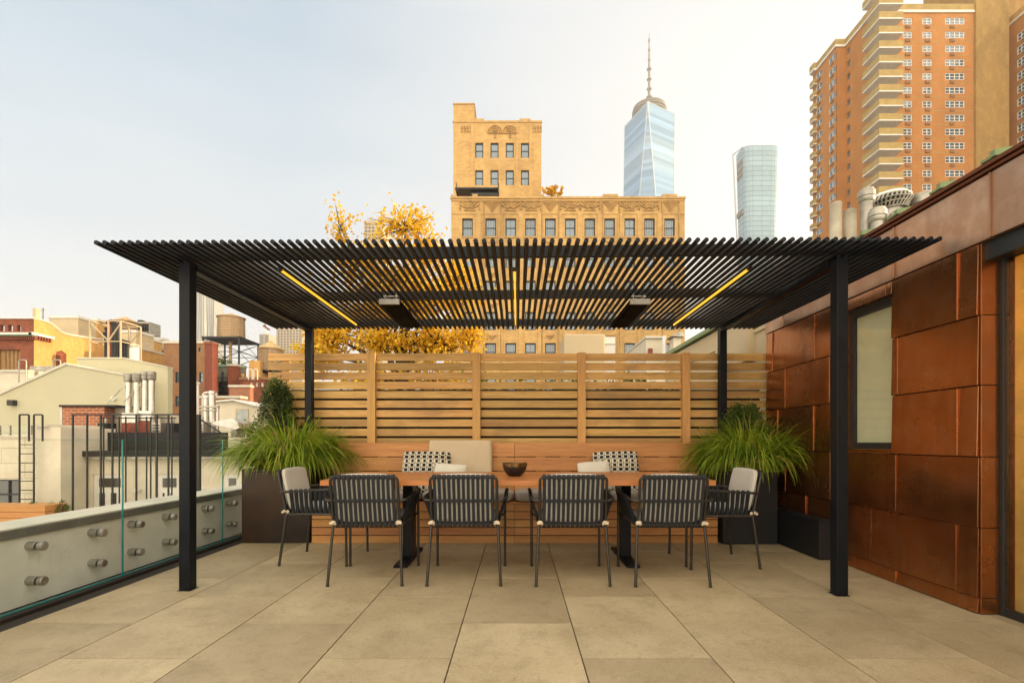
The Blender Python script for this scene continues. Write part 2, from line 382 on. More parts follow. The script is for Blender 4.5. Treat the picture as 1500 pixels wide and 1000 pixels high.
M['citystone']=simple('distant stone',(.48,.40,.30),.9,nz=.12,nscale=.1,world=True)
M['ground']=simple('city asphalt',(.07,.065,.06),.9,nscale=.05,world=True)
M['palewood']=wood('planter cedar',(.55,.27,.08),(.42,.18,.05),0,.6,.1)
M['ceil']=simple('interior paint',(.5,.42,.28),.8)

# ------------------------------------------------------------------ camera, sky, sun
cam=bpy.data.cameras.new('camera'); co=bpy.data.objects.new('camera',cam); COL.objects.link(co)
co.location=(0,0,CH); co.rotation_euler=(R(90),0,0)
cam.lens=17; cam.sensor_width=36; cam.shift_x=-8/1500; cam.shift_y=146/1500; cam.clip_end=5000; cam.clip_start=.05
SC.camera=co
SUN_EL=11.0; SUN_AZ=4.0   # azimuth from +X towards +Y (negative: a little behind the camera)
sd=Vector((math.cos(R(SUN_EL))*math.cos(R(SUN_AZ)),math.cos(R(SUN_EL))*math.sin(R(SUN_AZ)),math.sin(R(SUN_EL))))
sl=bpy.data.lights.new('sun','SUN'); sl.energy=5.0; sl.angle=R(.6); sl.color=(1,.76,.45)
so=bpy.data.objects.new('sun',sl); COL.objects.link(so); so.rotation_euler=(-sd).to_track_quat('-Z','Y').to_euler()
w=bpy.data.worlds.new('World'); SC.world=w; w.use_nodes=True; nt=w.node_tree
bg=nt.nodes['Background']; sk=N(nt,'ShaderNodeTexSky'); sk.sky_type='NISHITA'; sk.sun_disc=False; sk.sun_elevation=R(SUN_EL)
sk.sun_rotation=R(90-SUN_AZ); sk.dust_density=3; sk.air_density=1
nt.links.new(sk.outputs[0],bg.inputs[0]); bg.inputs[1].default_value=.045
tc=N(nt,'ShaderNodeTexCoord'); sp=N(nt,'ShaderNodeSeparateXYZ'); nt.links.new(tc.outputs['Generated'],sp.inputs[0])
zz=sp.outputs[2]
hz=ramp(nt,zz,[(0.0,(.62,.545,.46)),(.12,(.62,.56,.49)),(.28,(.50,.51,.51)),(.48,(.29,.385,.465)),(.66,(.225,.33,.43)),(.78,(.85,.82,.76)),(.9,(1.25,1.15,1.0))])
# pale glow over the western (right-hand) sky
dt=nt.nodes.new('ShaderNodeVectorMath'); dt.operation='DOT_PRODUCT'; nt.links.new(tc.outputs['Generated'],dt.inputs[0])
dt.inputs[1].default_value=Vector((.62,.72,.30)).normalized()
gw=ramp(nt,dt.outputs['Value'],[(.50,0),(1.0,1)])
cl=N(nt,'ShaderNodeMapping'); cl.inputs['Scale'].default_value=(1,1,5); nt.links.new(tc.outputs['Generated'],cl.inputs[0])
cf=ramp(nt,noise(nt,cl.outputs[0],1.6,5,.5),[(.35,0),(.75,1)])
hz=mixc(nt,hz,(.86,.83,.80),math_(nt,'MULTIPLY',cf,.16))
hz=mixc(nt,hz,(.70,.655,.60),math_(nt,'MULTIPLY',gw,.9))
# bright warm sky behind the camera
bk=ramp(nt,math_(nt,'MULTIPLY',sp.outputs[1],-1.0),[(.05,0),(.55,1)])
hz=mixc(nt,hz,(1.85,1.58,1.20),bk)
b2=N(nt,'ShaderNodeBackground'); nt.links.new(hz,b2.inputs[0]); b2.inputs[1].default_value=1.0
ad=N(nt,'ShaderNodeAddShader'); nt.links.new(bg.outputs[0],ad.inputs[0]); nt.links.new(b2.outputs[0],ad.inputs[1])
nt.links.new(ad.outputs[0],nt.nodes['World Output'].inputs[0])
SC.view_settings.view_transform='Standard'; SC.view_settings.look='None'; SC.view_settings.exposure=.5; SC.view_settings.gamma=1
SC.render.engine='CYCLES'

# ------------------------------------------------------------------ terrace floor, parapet
FB=MB(); TW=.6206; TL=.90; g=.003
for i in range(-4,6):
    x0=-.314+TW*i; x1=x0+TW
    off=2.741 if i%2==0 else 2.30
    j=-7
    while off+TL*j<5.5:
        y0=off+TL*j; y1=y0+TL; j+=1
        a=max(x0+g,-2.93); b=min(x1-g,2.99)
        if b-a>.02: FB.box(a,b,y0+g,min(y1-g,5.6),-.03,0)
o=FB.build('terrace_paving',M['paving'],bevel=.0012,segs=1); tag(o,kind='structure')
o=MB().box(-3.34,9,-4.5,6.0,-20,-.012).build('terrace_base',M['grout']); tag(o,kind='structure')
o=MB().box(-2.934,-3.08,-4.4,5.6,-.01,.012).build('drain_channel',M['channel']); tag(o,kind='structure')

t=thing('parapet_wall','low stucco parapet with pale coping behind the glass railing','wall',(-3.2,3,0))
MB().box(-3.34,-3.065,-4.4,5.9,.013,.44).build('wall',M['stucco'],t)
mb=MB()
for y0,y1 in ((-4.4,-2.2),(-2.196,-.0),(.004,3.35),(3.356,5.9)):
    mb.box(-3.36,-3.045,y0,y1,.441,.492)
mb.build('coping_edge',M['copedge'],t,bevel=.002)
mb=MB()
for y0,y1 in ((-4.4,-2.2),(-2.196,-.0),(.004,3.35),(3.356,5.9)):
    mb.box(-3.37,-3.052,y0,y1,.493,.505)
mb.build('coping',M['coping'],t,bevel=.003)

ys=[-.045,1.20,2.43,3.674,4.92,5.56]
names=['nearest the camera and outside the picture','nearest the camera','between the first joint and the left front post','beside the left planter','farthest']
labs={1:'glass railing panel beside the camera, outside the left edge of the picture',2:'glass railing panel at the left edge of the picture, nearest the camera',3:'glass railing panel crossed by the left front pergola post',4:'farthest glass railing panel, ending beside the left planter'}
so_y=[None,(1.45,1.95,2.25),(2.66,3.03,3.47),(3.82,4.19,4.71),(5.1,)]
for k in (1,2,3,4):
    y0=ys[k]+.005; y1=ys[k+1]-.005
    t=thing('glass_railing',labs[k],'railing',(-3.0,y0,0.01),'glass railing panels along the parapet')
    MB().box(-3.004,-2.996,y0,y1,.02,1.04).build('pane',M['glass'],t)
    mb=MB(); mb.box(-3.008,-2.992,y0,y1,.012,.0195); mb.box(-3.004,-2.996,y0-.0025,y0-.0005,.02,1.04); mb.box(-3.004,-2.996,y1+.0005,y1+.0025,.02,1.04)
    mb.box(-3.004,-2.996,y0,y1,1.0402,1.042)
    mb.build('glass_edge',M['edge'],t)
    for yy in so_y[k]:
        for zc in (.375,.157):
            s=MB().cyl((-3.064,yy,zc),(-3.008,yy,zc),.028,n=24).cyl((-2.992,yy,zc),(-2.962,yy,zc),.028,n=24).build('standoff',M['chrome'],t,smooth=True,bevel=.002)
            MB().cyl((-2.961,yy,zc),(-2.957,yy,zc),.0215,n=20).build('cap',M['dullsilver'],s,smooth=True)

# ------------------------------------------------------------------ pergola
SK=-.025   # the pergola stands turned a hair from the fence
def pY(x,y): return y+SK*(x)
t=thing('pergola','black steel pergola of round bars on four square posts','pergola',(0,4.3,0))
HB=2.27; rb=.0145
posts=[(-2.295,3.272),(2.165,3.272),(-2.27,5.24),(2.235,5.24)]
for (x,y) in posts:
    yy=pY(x,y) if y<4 else y
    mb=MB().box(x-.0375,x+.0375,yy,yy+.075,.004,HB+.03)
    pst=mb.build('post',M['steel'],t,bevel=.004)
    MB().box(x-.046,x+.046,yy-.008,yy+.083,0.001,.0038).build('base_plate',M['iron'],pst)
bz0=HB+rb+.001; bz1=bz0+.075
for yb,nm in ((3.31,'beam'),(4.27,'beam'),(5.278,'beam')):
    mb=MB(); w_=.03
    y0=pY(-2.62,yb) if yb<5 else yb; y1=pY(2.6,yb) if yb<5 else yb
    ex=2.61 if yb!=4.27 else 2.22
    mb.bar((-ex,y0,(bz0+bz1)/2),(ex,y1,(bz0+bz1)/2),w_,.075)
    mb.build('beam',M['steel'],t)
for x,xf in ((-2.27,-2.28),(2.225,2.165)):
    MB().bar((xf,3.40 if x<0 else 3.31,HB+.01),(x,5.24,HB+.01),.06,.115).build('side_beam',M['steel'],t)
NB=100
for i in range(NB):
    x=-2.632+i*(2.588+2.632)/(NB-1)
    y0=2.99-.011*x; y1=5.30
    MB().cyl((x,y0,HB),(x,y1,HB),rb,n=12).build('bar',M['steel'],t,smooth=True)
for x,a,b in ((-1.685,3.44,5.06),(-.02,3.44,5.06),(1.635,3.42,5.06)):
    s=MB().box(x-.0065,x+.0065,a,b,HB-rb-.016,HB-rb-.002).build('light_strip',M['led'],t)
    MB().box(x-.014,x+.014,a-.03,a-.001,HB-rb-.02,HB-rb-.001).build('end_cap',M['iron'],s)
for x0,nm in ((-1.135,'radiant heater bar with silver bracket hanging under the left half of the pergola'),(.925,'radiant heater bar with silver bracket hanging under the right half of the pergola')):
    h=thing('patio_heater',nm,'heater',(x0+.08,4.4,2.2),'heaters hung under the pergola')
    z0=2.155
    MB().box(x0,x0+.165,3.985,4.80,z0,z0+.04).build('body',M['heater'],h,bevel=.004)
    MB().box(x0-.002,x0+.167,3.965,3.984,z0-.002,z0+.042).build('end_plate',M['silver'],h,bevel=.003)
    mb=MB()
    for yy in (4.02,4.7): 
        mb.box(x0+.03,x0+.135,yy,yy+.03,z0+.044,z0+.05); mb.box(x0+.035,x0+.04,yy,yy+.03,z0+.05,2.253); mb.box(x0+.125,x0+.13,yy,yy+.03,z0+.05,2.253)
        mb.box(x0+.02,x0+.145,yy-.004,yy+.034,z0+.075,z0+.082)
    mb.build('bracket',M['silver'],h)
    MB().box(x0+.02,x0+.145,4.01,4.78,z0-.003,z0-.001).build('grille',M['heater'],h)

# ------------------------------------------------------------------ fence
t=thing('slat_fence','cedar fence of horizontal slats with four uprights behind the bench','fence',(0,5.4,0))
px=[-2.745,-1.62,-.455,.713,1.872,2.735]; pit=.1050; top=2.010; sh=.0815
for i in range(5):
    mb=MB(); x0=px[i]+(.045 if i else 0)-.0; x1=px[i+1]-(.045 if i<4 else 0)
    for k in range(19):
        z1=top-pit*k; 
        if z1-sh<.02: break
        tl=random.uniform(-.0015,.0015)
        mb.box(x0-.04,x1+.04,5.40+tl,5.422+tl,z1-sh,z1,c=random.random())
    mb.build('slat_panel',M['fence'],t,bevel=.002,segs=1)
for x in px[1:5]:
    MB().box(x-.0435,x+.0435,5.352,5.396,.03,top+.003).build('post',M['fencepost'],t,bevel=.003)
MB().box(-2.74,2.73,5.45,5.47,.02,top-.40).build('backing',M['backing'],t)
mb=MB()
for x in (-2.60,-1.62,-.455,.713,1.872): mb.box(x-.04,x+.04,5.4245,5.449,.05,top-.002)
mb.build('rear_batten',M['fencepost'],t)

# ------------------------------------------------------------------ bench
t=thing('built_in_bench','long slatted hardwood bench built against the cedar fence','bench',(0,5.1,0))
BX0=-2.085; BX1=2.03
mb=MB()
for k in range(5):
    z1=.395-.0805*k; mb.box(BX0,-.033,4.90,4.918,z1-.073,z1,c=random.random()*.8); mb.box(-.03,BX1,4.90,4.918,z1-.073,z1,c=random.random()*.8)
mb.build('front_slats',M['bench'],t,bevel=.002,segs=1)
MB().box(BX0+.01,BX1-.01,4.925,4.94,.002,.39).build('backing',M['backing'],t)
mb=MB()
for k in range(5): mb.box(BX0,BX1,4.895+k*.086,4.895+k*.086+.08,.397,.415)
mb.build('seat',M['bench'],t,bevel=.002,segs=1)
mb=MB()
for k,(a,b) in enumerate(((.865,1.012),(.712,.857),(.56,.704),(.42,.552))):
    yb=5.25-.02*k
    mb.box(BX0+.13,-.033,yb,yb+.022,a,b,c=random.random()); mb.box(-.03,BX1-.08,yb,yb+.022,a,b,c=random.random())
mb.build('backrest',M['bench'],t,bevel=.002,segs=1)
MB().box(BX0+.13,BX1-.08,5.2735,5.345,.99,1.010).build('top_rail',M['bench'],t,bevel=.002)
mb=MB()
x=-1.9
while x<1.9:
    mb.box(x-.035,x+.035,5.24,5.262+.02,.42,.985); x+=.268
mb2=MB()
for xx in (-1.74,-1.47,-1.2,-.93,-.17,.52-.0,.25,.8,1.33,1.6): mb2.box(xx-.05,xx+.05,5.2735,5.30,.56,.985,c=.9)
mb2.build('batten',M['fencepost'],t)
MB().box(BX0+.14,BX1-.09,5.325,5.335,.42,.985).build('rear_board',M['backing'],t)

# seat pads
xs=[-1.93,-.98,-.034,.93,1.9]
lab=['leftmost grey seat pad on the bench','grey seat pad on the bench left of its centre seam','grey seat pad on the bench right of its centre seam','rightmost grey seat pad on the bench']
for i in range(4):
    x0,x1=xs[i]+.003,xs[i+1]-.003
    o=MB().cushion(Matrix.Translation(((x0+x1)/2,5.05,.472)),x1-x0,.40,.108,p=14,e=.3,n=20,wr=.006,seed=i*3).build('seat_pad',M['greypad'],smooth=True,loc=((x0+x1)/2,5.05,.418),weld=True)
    tag(o,lab[i],'seat cushion','grey seat pads on the bench')
def pillow(name,mat,x,y,z,sx,sz,t_,lean,yaw,label,roll=0,p=2.6,e=.55,cat='pillow',wr=.012,seed=0,rc=.05):
    mb=MB().cushion(Matrix.Identity(4),sx,sz,t_,p=p,e=e,n=20,wr=wr,seed=seed,rc=rc)
    o=mb.build(name,mat,smooth=True,weld=True); o.location=(x,y,z)
    o.rotation_euler=(Matrix.Rotation(R(yaw),3,'Z')@Matrix.Rotation(R(90-lean),3,'X')@Matrix.Rotation(R(roll),3,'Z')).to_euler()
    tag(o,label,cat); return o
pillow('back_cushion',M['cream'],-.61,5.165,.765,.68,.56,.10,9,0,'large cream back cushion leaning upright on the bench behind the table',p=16,e=.28,cat='cushion',wr=.004,rc=.02)
pillow('check_pillow',M['check'],-.955,5.055,.70,.50,.46,.16,14,4,'black and cream checked pillow beside the big cream cushion, left half of the bench',roll=-1,seed=4)
pillow('check_pillow',M['check'],1.035,5.085,.70,.48,.46,.16,14,-5,'black and cream checked pillow on the right half of the bench',roll=2,seed=9)
pillow('small_pillow',M['whitec'],-.69,4.91,.655,.34,.30,.13,16,-6,'small white pillow in front of the checked pillow and big cream cushion',roll=-3,seed=5)
pillow('small_pillow',M['whitec'],.79,4.93,.675,.34,.31,.13,18,6,'small white pillow leaning on the right checked pillow',roll=4,seed=11)

# ------------------------------------------------------------------ table
t=thing('dining_table','long hardwood dining table on two black steel pedestals','table',(0,4.05,0))
mb=MB(); yy=3.56; n=7; wd=(4.56-3.56)/n
for k in range(n): mb.box(-1.455,1.462,yy+wd*k+.0004,yy+wd*(k+1)-.0004,.703,.742,c=.2+.6*random.random())
mb.build('tabletop',M['tablewood'],t,bevel=.0015,segs=1)
for x in (-.955,.945):
    MB().box(x-.042,x+.042,4.20,4.36,.032,.700).build('leg',M['steel'],t,bevel=.003)
    mb=MB().box(x-.055,x+.055,3.93,4.62,.001,.018); mb.box(x-.05,x+.05,3.94,4.61,.0185,.026)
    mb.box(x-.048,x+.048,4.18,4.38,.0265,.0315); mb.build('foot',M['steel'],t,bevel=.003)
    MB().box(x-.05,x+.05,3.75,4.5,.690,.702).build('top_plate',M['steel'],t)
t=thing('bowl','dark glazed bowl with bronze rim standing on the dining table','bowl',(-.022,4.0,.742))
prof=[(.035,.743),(.05,.745),(.078,.768),(.095,.80),(.102,.835),(.102,.85),(.098,.85),(.092,.82),(.07,.775),(.03,.757)]
MB().lathe(prof,-.022,4.0,40).build('bowl_body',M['bowl'],t,smooth=True)
MB().lathe([(.1035,.822),(.1042,.838),(.1045,.853),(.0975,.853),(.097,.845)],-.022,4.0,40,cap=False).build('rim',M['bowlrim'],t,smooth=True)

# ------------------------------------------------------------------ chairs
def arc(p0,p1,p2,n=5):
    p0,p1,p2=Vector(p0),Vector(p1),Vector(p2)
    return [(1-u)**2*p0+2*u*(1-u)*p1+u*u*p2 for u in [i/n for i in range(n+1)]]
def smoothpath(pts,r=.05,n=5):
    out=[Vector(pts[0])]
    for i in range(1,len(pts)-1):
        p=Vector(pts[i]); a=(Vector(pts[i-1])-p); b=(Vector(pts[i+1])-p)
        ra=min(r,a.length*.45); rb_=min(r,b.length*.45)
        out+=arc(p+a.normalized()*ra,p,p+b.normalized()*rb_,n)
    out.append(Vector(pts[-1])); return out
def make_chair():
    t=thing('dining_chair','','armchair',(0,0,0),'woven dining chairs round the table')
    rt=.0105
    for s in (-1,1):
        mb=MB().tube(smoothpath([(s*.263,-.285,.004),(s*.240,-.235,.425),(s*.225,-.20,.428)],.03),rt,10)
        mb.cyl((s*.263,-.285,0),(s*.2625,-.284,.012),.0125,n=10)
        mb.build('leg',M['chairmetal'],t,smooth=True,local=True)
        mb=MB().tube([(s*.279,.278,.004),(s*.279,.268,.575)],rt,10); mb.cyl((s*.279,.278,0),(s*.279,.278,.012),.0125,n=10)
        mb.build('leg',M['chairmetal'],t,smooth=True,local=True)
        # arm: leaves the back at its middle rail, swings out, runs forward and bends down into the front leg
        pts=[(s*.234,-.272,.607),(s*.285,-.262,.610),(s*.297,-.20,.618),(s*.300,.15,.635),(s*.290,.262,.637),(s*.279,.268,.57)]
        MB().tube(smoothpath(pts,.045),rt,10).build('arm',M['chairmetal'],t,smooth=True,local=True)
        mb=MB()
        for k in range(11):
            u=k/10; y=-.17+.40*u
            zt=.622+.016*u
            pt=[(s*.298,y,zt+.012),(s*.309,y,zt),(s*.300,y,zt-.03),(s*.268,y*.97-.01,.51),(s*.246,y*.95-.015,.432),(s*.236,y*.95-.015,.412),(s*.228,y*.95-.015,.43),(s*.262,y*.97-.01,.52),(s*.288,y,zt-.02),(s*.289,y,zt)]
            mb.tube(smoothpath(pt,.012,2),.0145,6,closed=True,flat=.28,up=(s,0,.3))
        mb.build('side_weave',M['rope'],t,smooth=True,local=True)
    # back frame
    pts=[(-.236,-.238,.435),(-.236,-.31,.778),(.236,-.31,.778),(.236,-.238,.435)]
    mb=MB().tube(smoothpath(pts,.035,5),rt,10); mb.cyl((-.234,-.272,.607),(.234,-.272,.607),.008,n=8); mb.cyl((-.236,-.238,.432),(.236,-.238,.432),.009,n=8)
    mb.build('back_frame',M['chairmetal'],t,smooth=True,local=True)
    mb=MB(); n=13
    for k in range(n):
        x=-.205+.41*k/(n-1)
        xm=x*.99
        mb.tube(smoothpath([(x,-.300,.790),(x,-.326,.782),(x,-.322,.765),(xm,-.291,.612),(x,-.252,.435),(x,-.240,.415),(x,-.222,.425),(xm,-.258,.612),(x,-.297,.765)],.014,2),.0127,6,closed=True,flat=.34,up=(0,-1,0))
        mb.cyl((x-.0135,-.310,.778),(x+.0135,-.310,.778),.0175,n=8)
        mb.cyl((x-.012,-.238,.430),(x+.012,-.238,.430),.0165,n=8)
    for k in range(n-1):
        x=-.205+.41*(k+.5)/(n-1); mb.tube([(x-.012,-.286,.607),(x+.012,-.286,.607)],.011,6)
    mb.build('back_weave',M['rope'],t,smooth=True,local=True)
    mb=MB().tube(smoothpath([(-.24,-.235,.425),(-.245,.24,.425),(.245,.24,.425),(.24,-.235,.425)],.04),.010,8)
    mb.tube([(-.245,.20,.425),(-.279,.26,.44)],.009,6); mb.tube([(.245,.20,.425),(.279,.26,.44)],.009,6)
    mb.build('seat_frame',M['chairmetal'],t,smooth=True,local=True)
    mb=MB()
    for k in range(13): 
        x=-.215+.43*k/12; mb.box(x-.015,x+.015,-.235,.24,.421,.433)
    for k in range(12):
        y=-.19+.40*k/11; mb.box(-.245,.245,y-.015,y+.015,.4335,.437)
    mb.build('seat',M['rope'],t,local=True)
    MB().cushion(Matrix.Translation((0,.01,.462)),.44,.45,.05,p=12,e=.3,n=14).build('seat_cushion',M['bluecushion'],t,smooth=True,local=True,weld=True)
    Mx=Matrix.Translation((0,-.255,.625))@Matrix.Rotation(R(90+11.8),4,'X')
    MB().cushion(Mx,.43,.36,.045,p=14,e=.3,n=14).build('back_cushion',M['cushion'],t,smooth=True,local=True,weld=True)
    for s in (-1,1):
        mb=MB().tube([(s*.237,-.228,.445),(s*.237,-.245,.452),(s*.225,-.262,.448),(s*.215,-.25,.44)],.014,8,closed=True)
        mb.tube([(s*.222,-.263,.447),(s*.255,-.262,.443)],.011,7)
        mb.build('cushion_tie',M['tie'],t,smooth=True,local=True)
    return t
ch=make_chair()
spots=[(-1.093,3.722,1.5,'leftmost of the four woven armchairs with their backs to the camera'),
(-.382,3.725,0,'woven armchair with its back to the camera, second from the left'),
(.395,3.715,0,'woven armchair with its back to the camera, third from the left'),
(1.103,3.700,-1,'rightmost of the four woven armchairs with their backs to the camera'),
(-1.685,4.26,-90,'woven armchair at the left end of the table, its pad facing right'),
(1.672,4.16,90,'woven armchair at the right end of the table, its pad facing left')]
for i,(x,y,a,l) in enumerate(spots):
    c=ch if i==0 else copy_tree(ch)
    c.location=(x,y,0); c.rotation_euler=(0,0,R(a)); c['label']=l

# ------------------------------------------------------------------ planters and plants
def planter(x0,x1,y0,y1,zt,label,mat,name='planter'):
    t=thing(name,label,'planter',((x0+x1)/2,(y0+y1)/2,0))
    mb=MB().box(x0,x1,y0,y1,.004,zt-.0)
    mb.build('box',mat,t,bevel=.004)
    w_=.012
    mb=MB().box(x0-.001,x1+.001,y0-.001,y0+w_,zt+.001,zt+.03); mb.box(x0-.001,x0+w_,y0+w_+.001,y1-w_-.001,zt+.001,zt+.03); mb.box(x1-w_,x1+.001,y0+w_+.001,y1-w_-.001,zt+.001,zt+.03); mb.box(x0-.001,x1+.001,y1-w_,y1+.001,zt+.001,zt+.03)
    mb.build('rim',mat,t)
    MB().box(x0+w_+.001,x1-w_-.001,y0+w_+.001,y1-w_-.001,zt+.001,zt+.02).build('soil',M['bark'],t)
planter(-2.79,-2.105,4.89,5.34,.72,'tall blackened steel planter at the left end of the bench',M['planter'])
planter(2.055,2.60,4.83,5.34,.70,'tall black planter holding grass beside the copper wall',M['blackbox'])
t=thing('low_planter_box','low black box on the paving along the foot of the copper wall','planter',(2.69,4.5,0))
MB().box(2.615,2.744,4.19,5.32,.004,.33).build('box',M['blackbox'],t,bevel=.004)
MB().box(2.61,2.746,4.185,5.325,.331,.345).build('lid',M['blackbox'],t,bevel=.003)

def grass(name,label,cx,cy,cz,nbl,rx,ry,L0,L1,seed):
    rnd=random.Random(seed); mb=MB(); mb.keep=True
    for i in range(nbl):
        a=rnd.random()*2*math.pi; rr=math.sqrt(rnd.random())
        bx=cx+rr*rx*.62*math.cos(a); by=cy+rr*ry*.6*math.sin(a)
        a2=a+rnd.uniform(-.6,.6); lean=.12+rr*.8*rnd.uniform(.3,1.4)
        d=Vector((math.cos(a2)*lean*1.1,math.sin(a2)*lean*.8,1)).normalized()
        L=rnd.uniform(L0,L1)*(1-.05*rr)*(.82+.18*min(1,rr*2.2)); n=10; st=L/n; p=Vector((bx,by,cz)); wd=rnd.uniform(.0032,.0080)
        dr=rnd.uniform(.10,.40)*(.65+rr*.45)
        side=d.cross(Vector((0,0,1))); 
        if side.length<.01: side=Vector((1,0,0))
        side.normalize(); side=(side+Vector((rnd.uniform(-.5,.5),rnd.uniform(-.5,.5),rnd.uniform(-.3,.3)))).normalized()
        vs=[];
        for k in range(n+1):
            ww=wd*(1-(k/n)**2.2)+.0006
            vs+= [p-side*ww,p+side*ww]
            p=p+d*st; d=(d+Vector((0,0,-dr*(.4+k/n*1.6)))).normalized()
            if p.y>5.37: p.y=5.37
        mb.add(vs,[(2*k,2*k+1,2*k+3,2*k+2) for k in range(n)],0,rnd.random())
    o=thing(name,label,'grass plant',(cx,cy,cz)); mb.build('blades',M['grass'],o,smooth=True)
    return o
grass('fountain_grass','large arching clump of green grass spilling from the left planter',-2.37,5.06,.735,2900,.47,.36,.36,.74,3)
grass('fountain_grass','arching clump of green grass spilling from the planter by the copper wall',2.40,5.0,.72,2800,.50,.36,.36,.74,5)
def leaf(mb,p,s,rnd,m=0,ratio=.6,c=None):
    n=Vector((rnd.gauss(0,1),rnd.gauss(0,1),rnd.gauss(0,1))).normalized(); a=n.orthogonal().normalized(); b=n.cross(a)
    th=rnd.random()*6.28; a,b=a*math.cos(th)+b*math.sin(th),b*math.cos(th)-a*math.sin(th)
    vs=[p-a*s,p-b*s*ratio-a*s*.1,p+a*s,p+b*s*ratio-a*s*.1]
    vs=[v+n*(s*.18*(1 if i%2 else -1)) for i,v in enumerate(vs)]
    mb.add(vs,[(0,1,2,3)],m,rnd.random() if c is None else c)
def shrub(name,label,cx,cy,z0,prof,nl,s,mat,seed,cat='shrub'):
    rnd=random.Random(seed); t=thing(name,label,cat,(cx,cy,z0)); mb=MB(); mb.keep=True
    H=prof[-1][0]
    def rad(z):
        for (a,ra),(b,rb_) in zip(prof,prof[1:]):
            if a<=z<=b: return ra+(rb_-ra)*(z-a)/(b-a)
        return 0
    tw=MB()
    for i in range(nl//22):
        zz=rnd.random()*H*.96; r=rad(zz); th=rnd.random()*6.28
        q=.55+.5*rnd.random()+.12*math.sin(th*3+zz*9)
        c=Vector((cx+math.cos(th)*r*q,cy+math.sin(th)*r*q,z0+zz))
        tw.tube([(cx,cy,z0+zz*.75),c],[.004,.0015],4)
        sh=rnd.random()
        for j in range(22):
            leaf(mb,c+Vector((rnd.gauss(0,.022),rnd.gauss(0,.022),rnd.gauss(0,.034))),s*rnd.uniform(.7,1.2),rnd,c=min(1,max(0,sh*.6+rnd.random()*.5)))
    tw.tube([(cx,cy,z0),(cx,cy,z0+H*.8)],[.015,.004],6)
    mb.build('foliage',mat,t); tw.build('stem',M['bark'],t)
    return t
shrub('boxwood','dark green cone shaped boxwood rising behind the grass in the left planter',-2.60,5.22,.74,[(0,.30),(.30,.30),(.46,.25),(.60,.17),(.80,.13),(.97,.03)],7600,.013,M['box'],11)
shrub('boxwood','rounded green boxwood rising behind the grass by the copper wall',2.43,5.17,.72,[(0,.26),(.3,.28),(.5,.23),(.64,.14),(.71,.05)],6500,.013,M['boxbright'],12)

# ------------------------------------------------------------------ copper house on the right
t=thing('copper_house','house wall clad in overlapping weathered copper panels on the right','building',(2.8,4,0))
rows=[(0.004,.096,[3.505,4.6]),(.096,.514,[3.023,3.752,4.6]),(.514,.937,[3.505,4.24,4.95]),(.937,1.363,[3.016,3.6,4.48,5.1]),(1.363,1.78,[3.49,4.25,4.956]),(1.78,2.206,[3.016,3.6,4.46,5.2])]
WY0,WY1,WZ0,WZ1=3.547,4.036,.97,2.11
mb=MB(); BE=5.345; FR=2.881
def clip(y0,y1,z0,z1):
    if y1<=WY0 or y0>=WY1 or z1<=WZ0 or z0>=WZ1: return [(y0,y1,z0,z1)]
    out=[]
    if y0<WY0: out.append((y0,WY0,z0,z1))
    if y1>WY1: out.append((WY1,y1,z0,z1))
    a,b=max(y0,WY0),min(y1,WY1)
    if z0<WZ0: out.append((a,b,z0,WZ0))
    if z1>WZ1: out.append((a,b,WZ1,z1))
    return out
rnd=random.Random(5)
for z0,z1,cuts in rows:
    e=[FR]+cuts+[BE]
    for a,b in zip(e,e[1:]):
        for (p,q,r_,s_) in clip(a,b,z0,z1):
            if q-p<.02 or s_-r_<.01: continue
            d1=rnd.uniform(0,.006); d2=rnd.uniform(0,.006)
            c=rnd.random()
            # each panel leans out a touch at its foot so it laps the one below
            vs=[(2.75-.007-d1,p+.002,r_+.002),(2.75-.007-d2,q-.002,r_+.002),(2.75-d2*.5,q-.002,s_-.0025),(2.75-d1*.5,p+.002,s_-.0025)]
            vs+=[(2.775,v[1],v[2]) for v in vs]
            mb.add(vs,[(0,1,2,3),(7,6,5,4),(0,4,5,1),(1,5,6,2),(2,6,7,3),(3,7,4,0)],0,c)
            if p==a and a>FR and (p>=WY1-.01 or p<WY0): mb.box(2.737,2.755,p-.004,p+.0006,r_+.004,s_-.004,c=c)
mb.build('wall_panels',M['copper'],t,bevel=.0025,segs=2)
mb=MB()
for z0,z1,c in rows: mb.box(2.752,2.858,FR-.012,FR-.001,z0+.002,z1-.002,c=rnd.random()); 
mb.build('corner_panels',M['copper'],t,bevel=.002)
mb=MB()
e=[-2.2,-1.4,-.55,.3,1.1,1.95,2.797,3.512,4.227,4.984,5.345]
for a,b in zip(e,e[1:]):
    d=rnd.uniform(0,.004); mb.box(2.738-d,2.775,a+.0025,b-.0025,2.209,2.585,c=rnd.random()); mb.box(2.725,2.745,a-.007,a+.001,2.212,2.583,c=.1)
mb.box(2.7385,2.775,5.346,5.356,2.209,2.585)
mb.build('fascia_panels',M['copperband'],t,bevel=.002)
MB().box(2.7755,2.79,FR,BE,0,.96).box(2.7755,2.79,FR,WY0-.001,.961,2.2).box(2.7755,2.79,WY1+.001,BE,.961,2.2).box(2.7755,2.79,WY0,WY1,2.115,2.2).box(2.7755,2.79,-2.2,BE,2.201,2.585).build('wall_core',M['backing'],t)
mb=MB().box(2.72,2.80,-2.2,5.36,2.590,2.612); mb.box(2.705,2.80,-2.2,5.37,2.6135,2.64)
mb.build('gutter_trim',M['coppertrim'],t,bevel=.003)
mb=MB(); sl_=math.tan(R(10))
